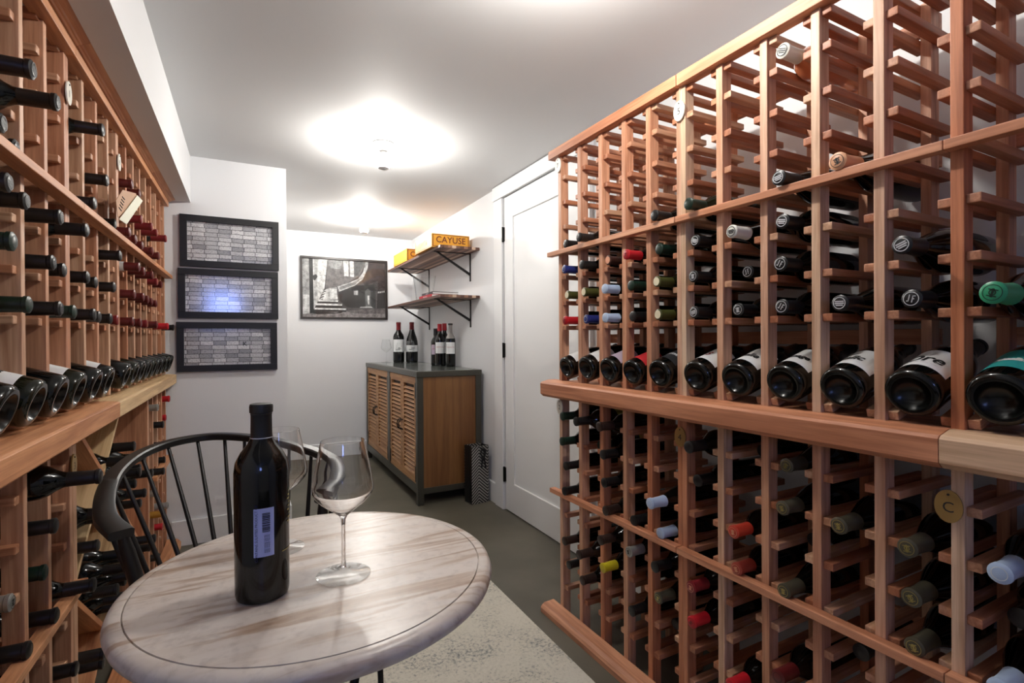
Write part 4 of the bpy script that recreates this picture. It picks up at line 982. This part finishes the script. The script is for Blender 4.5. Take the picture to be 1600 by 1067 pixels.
# ================================================================== PICTURES
def picture_frame(t, W, H, fw_, dep, mat, along='x'):
    bm = bmesh.new()
    box(bm, 0, W, -dep, 0, 0, fw_, .001); box(bm, 0, W, -dep, 0, H-fw_, H, .001); box(bm, 0, fw_, -dep, 0, fw_, H-fw_, .001); box(bm, W-fw_, W, -dep, 0, fw_, H-fw_, .001)
    obj('frame', bm, mat, t)
def glazing(name, rough=0.11): return thin_glass(name, 0.9, rough, 1.6)
M_GLAZE = glazing('picture_glass')
def cork_mat(seed):
    m, n, l, p = new_mat('cork_photo_print_'+'abc'[seed]); tc = n.new('ShaderNodeTexCoord'); mp = n.new('ShaderNodeMapping'); mp.inputs['Location'].default_value = (seed*1.37, seed*.61, 0); mp.inputs['Rotation'].default_value = (PI/2, 0, 0)
    l.new(tc.outputs['Object'], mp.inputs[0])
    wv = n.new('ShaderNodeTexNoise'); wv.inputs['Scale'].default_value = 18; l.new(mp.outputs[0], wv.inputs['Vector'])
    ad = n.new('ShaderNodeVectorMath'); ad.operation = 'MULTIPLY_ADD'; ad.inputs[1].default_value = (.006, .006, 0); l.new(wv.outputs['Color'], ad.inputs[0]); l.new(mp.outputs[0], ad.inputs[2])
    br = n.new('ShaderNodeTexBrick'); l.new(ad.outputs[0], br.inputs['Vector']); br.offset = 0.12; br.offset_frequency = 2
    br.inputs['Scale'].default_value = 1; br.inputs['Brick Width'].default_value = .062; br.inputs['Row Height'].default_value = .0235; br.inputs['Mortar Size'].default_value = .0016; br.inputs['Mortar Smooth'].default_value = 0.3
    br.inputs['Color1'].default_value = lin((160, 159, 166)); br.inputs['Color2'].default_value = lin((244, 242, 244)); br.inputs['Mortar'].default_value = lin((34, 34, 40))
    nz = n.new('ShaderNodeTexNoise'); nz.inputs['Scale'].default_value = 120; nz.inputs['Detail'].default_value = 5; l.new(mp.outputs[0], nz.inputs['Vector'])
    r = n.new('ShaderNodeValToRGB'); r.color_ramp.elements[0].position = .34; r.color_ramp.elements[0].color = (.5, .5, .54, 1); r.color_ramp.elements[1].position = .5; r.color_ramp.elements[1].color = (1, 1, 1, 1); l.new(nz.outputs['Fac'], r.inputs[0])
    mx = n.new('ShaderNodeMix'); mx.data_type = 'RGBA'; mx.blend_type = 'MULTIPLY'; mx.inputs[0].default_value = .85; l.new(br.outputs['Color'], mx.inputs[6]); l.new(r.outputs[0], mx.inputs[7]); l.new(mx.outputs[2], p.inputs['Base Color']); p.inputs['Roughness'].default_value = .5
    return m
def cork_picture(i, x0, x1, z0, z1, label):
    t = empty('wall_picture', (x0, YN, z0)); tag(t, label, 'picture', 'pictures of wine corks'); W, H = x1-x0, z1-z0
    picture_frame(t, W, H, .034, .022, M_FRAME)
    bm = bmesh.new(); box(bm, .03, W-.03, -.008, -.002, .03, H-.03); po = obj('cork_print', bm, cork_mat(i), t)
    bm = bmesh.new(); box(bm, .033, W-.033, -.0115, -.010, .033, H-.033); obj('glazing', bm, M_GLAZE, t)
    if i == 2:
        bm = bmesh.new(); text_bm(bm, 'K', .032, lambda a, b, h: (W*.66+a, -.0086, H*.55+b), 0, offset=.001); text_bm(bm, 'Y', .02, lambda a, b, h: (W*.27+a, -.0086, H*.68+b), 0); obj('printed_letters', bm, M_INK, po)
cork_picture(0, -.312, .172, 1.505, 1.784, 'top black-framed picture of wine corks on the near wall')
cork_picture(1, -.322, .167, 1.226, 1.494, 'middle black-framed cork picture on the near wall, with blue reflection')
cork_picture(2, -.330, .160, .935, 1.204, 'bottom black-framed picture of wine corks on the near wall')
# staircase photograph
t = empty('wall_picture', (.442, YF, 1.299)); tag(t, 'dark-framed black and white photograph of a curved stone staircase, far wall', 'picture')
W, H = .795, .577; picture_frame(t, W, H, .019, .022, M_DFRAME)
G = {}
def grey(v, warm=0):
    if (v, warm) not in G:
        c = (v, v-warm, v-warm); m, n, l, p = new_mat('photo_grey_%d' % v); tc = n.new('ShaderNodeTexCoord'); nz = n.new('ShaderNodeTexNoise'); nz.inputs['Scale'].default_value = 26; nz.inputs['Detail'].default_value = 8; nz.inputs['Roughness'].default_value = .7
        l.new(tc.outputs['Object'], nz.inputs['Vector']); r = n.new('ShaderNodeValToRGB'); r.color_ramp.elements[0].position = .3; r.color_ramp.elements[0].color = lin([x*.55 for x in c]); r.color_ramp.elements[1].position = .7; r.color_ramp.elements[1].color = lin([min(255, x*1.3) for x in c])
        l.new(nz.outputs['Fac'], r.inputs[0]); l.new(r.outputs[0], p.inputs['Base Color']); p.inputs['Roughness'].default_value = .5; G[(v, warm)] = m
    return G[(v, warm)]
mats = []; bm = bmesh.new(); lay = [0]
def poly(pts, v, warm=0):
    m = grey(v, warm)
    if m not in mats: mats.append(m)
    lay[0] += 1; y = -.004-.00006*lay[0]
    f = bm.faces.new([bm.verts.new((.019+(W-.038)*(px-175)/690, y, .019+(H-.038)*(1-(py-395)/490))) for px, py in pts]); f.material_index = mats.index(m)
poly([(175,395),(865,395),(865,885),(175,885)], 70, 4)
poly([(175,395),(228,395),(232,885),(175,885)], 150); poly([(178,700),(228,700),(228,885),(178,885)], 196)
poly([(228,395),(258,395),(262,850),(234,860)], 14)
poly([(258,395),(375,395),(350,640),(300,750),(264,820)], 214); poly([(268,395),(300,395),(290,700),(268,740)], 168)
poly([(258,535),(285,525),(295,545),(275,580),(262,570)], 26)
poly([(375,395),(700,395),(640,520),(540,590),(360,650)], 104, 4); poly([(375,395),(500,395),(480,470),(400,470)], 140)
poly([(505,395),(548,395),(548,530),(512,530)], 236); poly([(558,395),(592,395),(594,535),(562,530)], 236); poly([(596,395),(690,395),(630,520),(600,530)], 84)
poly([(360,645),(450,625),(455,655),(345,700)], 150)
poly([(700,395),(865,395),(865,800),(800,800),(800,560),(690,600),(650,560)], 52, 12); poly([(800,640),(865,640),(865,810),(790,810)], 34, 6)
poly([(455,620),(540,590),(625,550),(672,490),(695,395),(718,395),(712,450),(670,550),(600,610),(520,645),(470,670)], 176); poly([(470,628),(560,590),(640,552),(668,530),(600,600),(480,650)], 120)
poly([(465,668),(600,608),(690,600),(700,800),(540,800),(470,740)], 28, 4)
poly([(590,650),(628,648),(628,690),(592,690)], 130); poly([(596,656),(622,655),(622,684),(597,684)], 190)
poly([(680,600),(760,590),(780,640),(780,800),(680,800)], 40); poly([(690,650),(712,630),(735,650),(738,785),(692,790)], 88); poly([(708,690),(724,690),(724,768),(710,768)], 218)
poly([(650,790),(740,785),(760,800),(640,800)], 150)
for k in range(4): poly([(800+k*16,655+k*-3),(810+k*16,650-k*3),(810+k*16,666-k*3),(800+k*16,668-k*3)], 200)
poly([(175,860),(865,800),(865,885),(175,885)], 128, 6); poly([(500,830),(865,800),(865,850),(600,850)], 96, 6)
x0s = [(345,450,648),(338,452,668),(330,454,690),(320,456,714)]
for a, b_, z_ in x0s: poly([(a,z_+12),(a+30,z_-4),(b_,z_-4),(b_,z_+18),(a-12,z_+24)], 200); poly([(a-10,z_+22),(a+18,z_+16),(a+14,z_+24)], 30)
for (xa, xb, za, dz) in ((300,462,738,16),(285,495,770,16),(272,528,808,14)):
    poly([(xa,za),(xb,za),(xb-4,za+dz),(xa-6,za+dz)], 226); poly([(xa-6,za+dz),(xb-4,za+dz),(xb,za+dz+17),(xa-10,za+dz+16)], 24)
poly([(262,838),(440,846),(528,826),(480,850),(300,862),(258,858)], 18)
obj('staircase_print', bm, mats, t)
bm = bmesh.new(); box(bm, .018, W-.018, -.016, -.0145, .018, H-.018); 
m2 = thin_glass('far_picture_glass', 0.95, 0.03, 0.5)
obj('glazing', bm, m2, t)
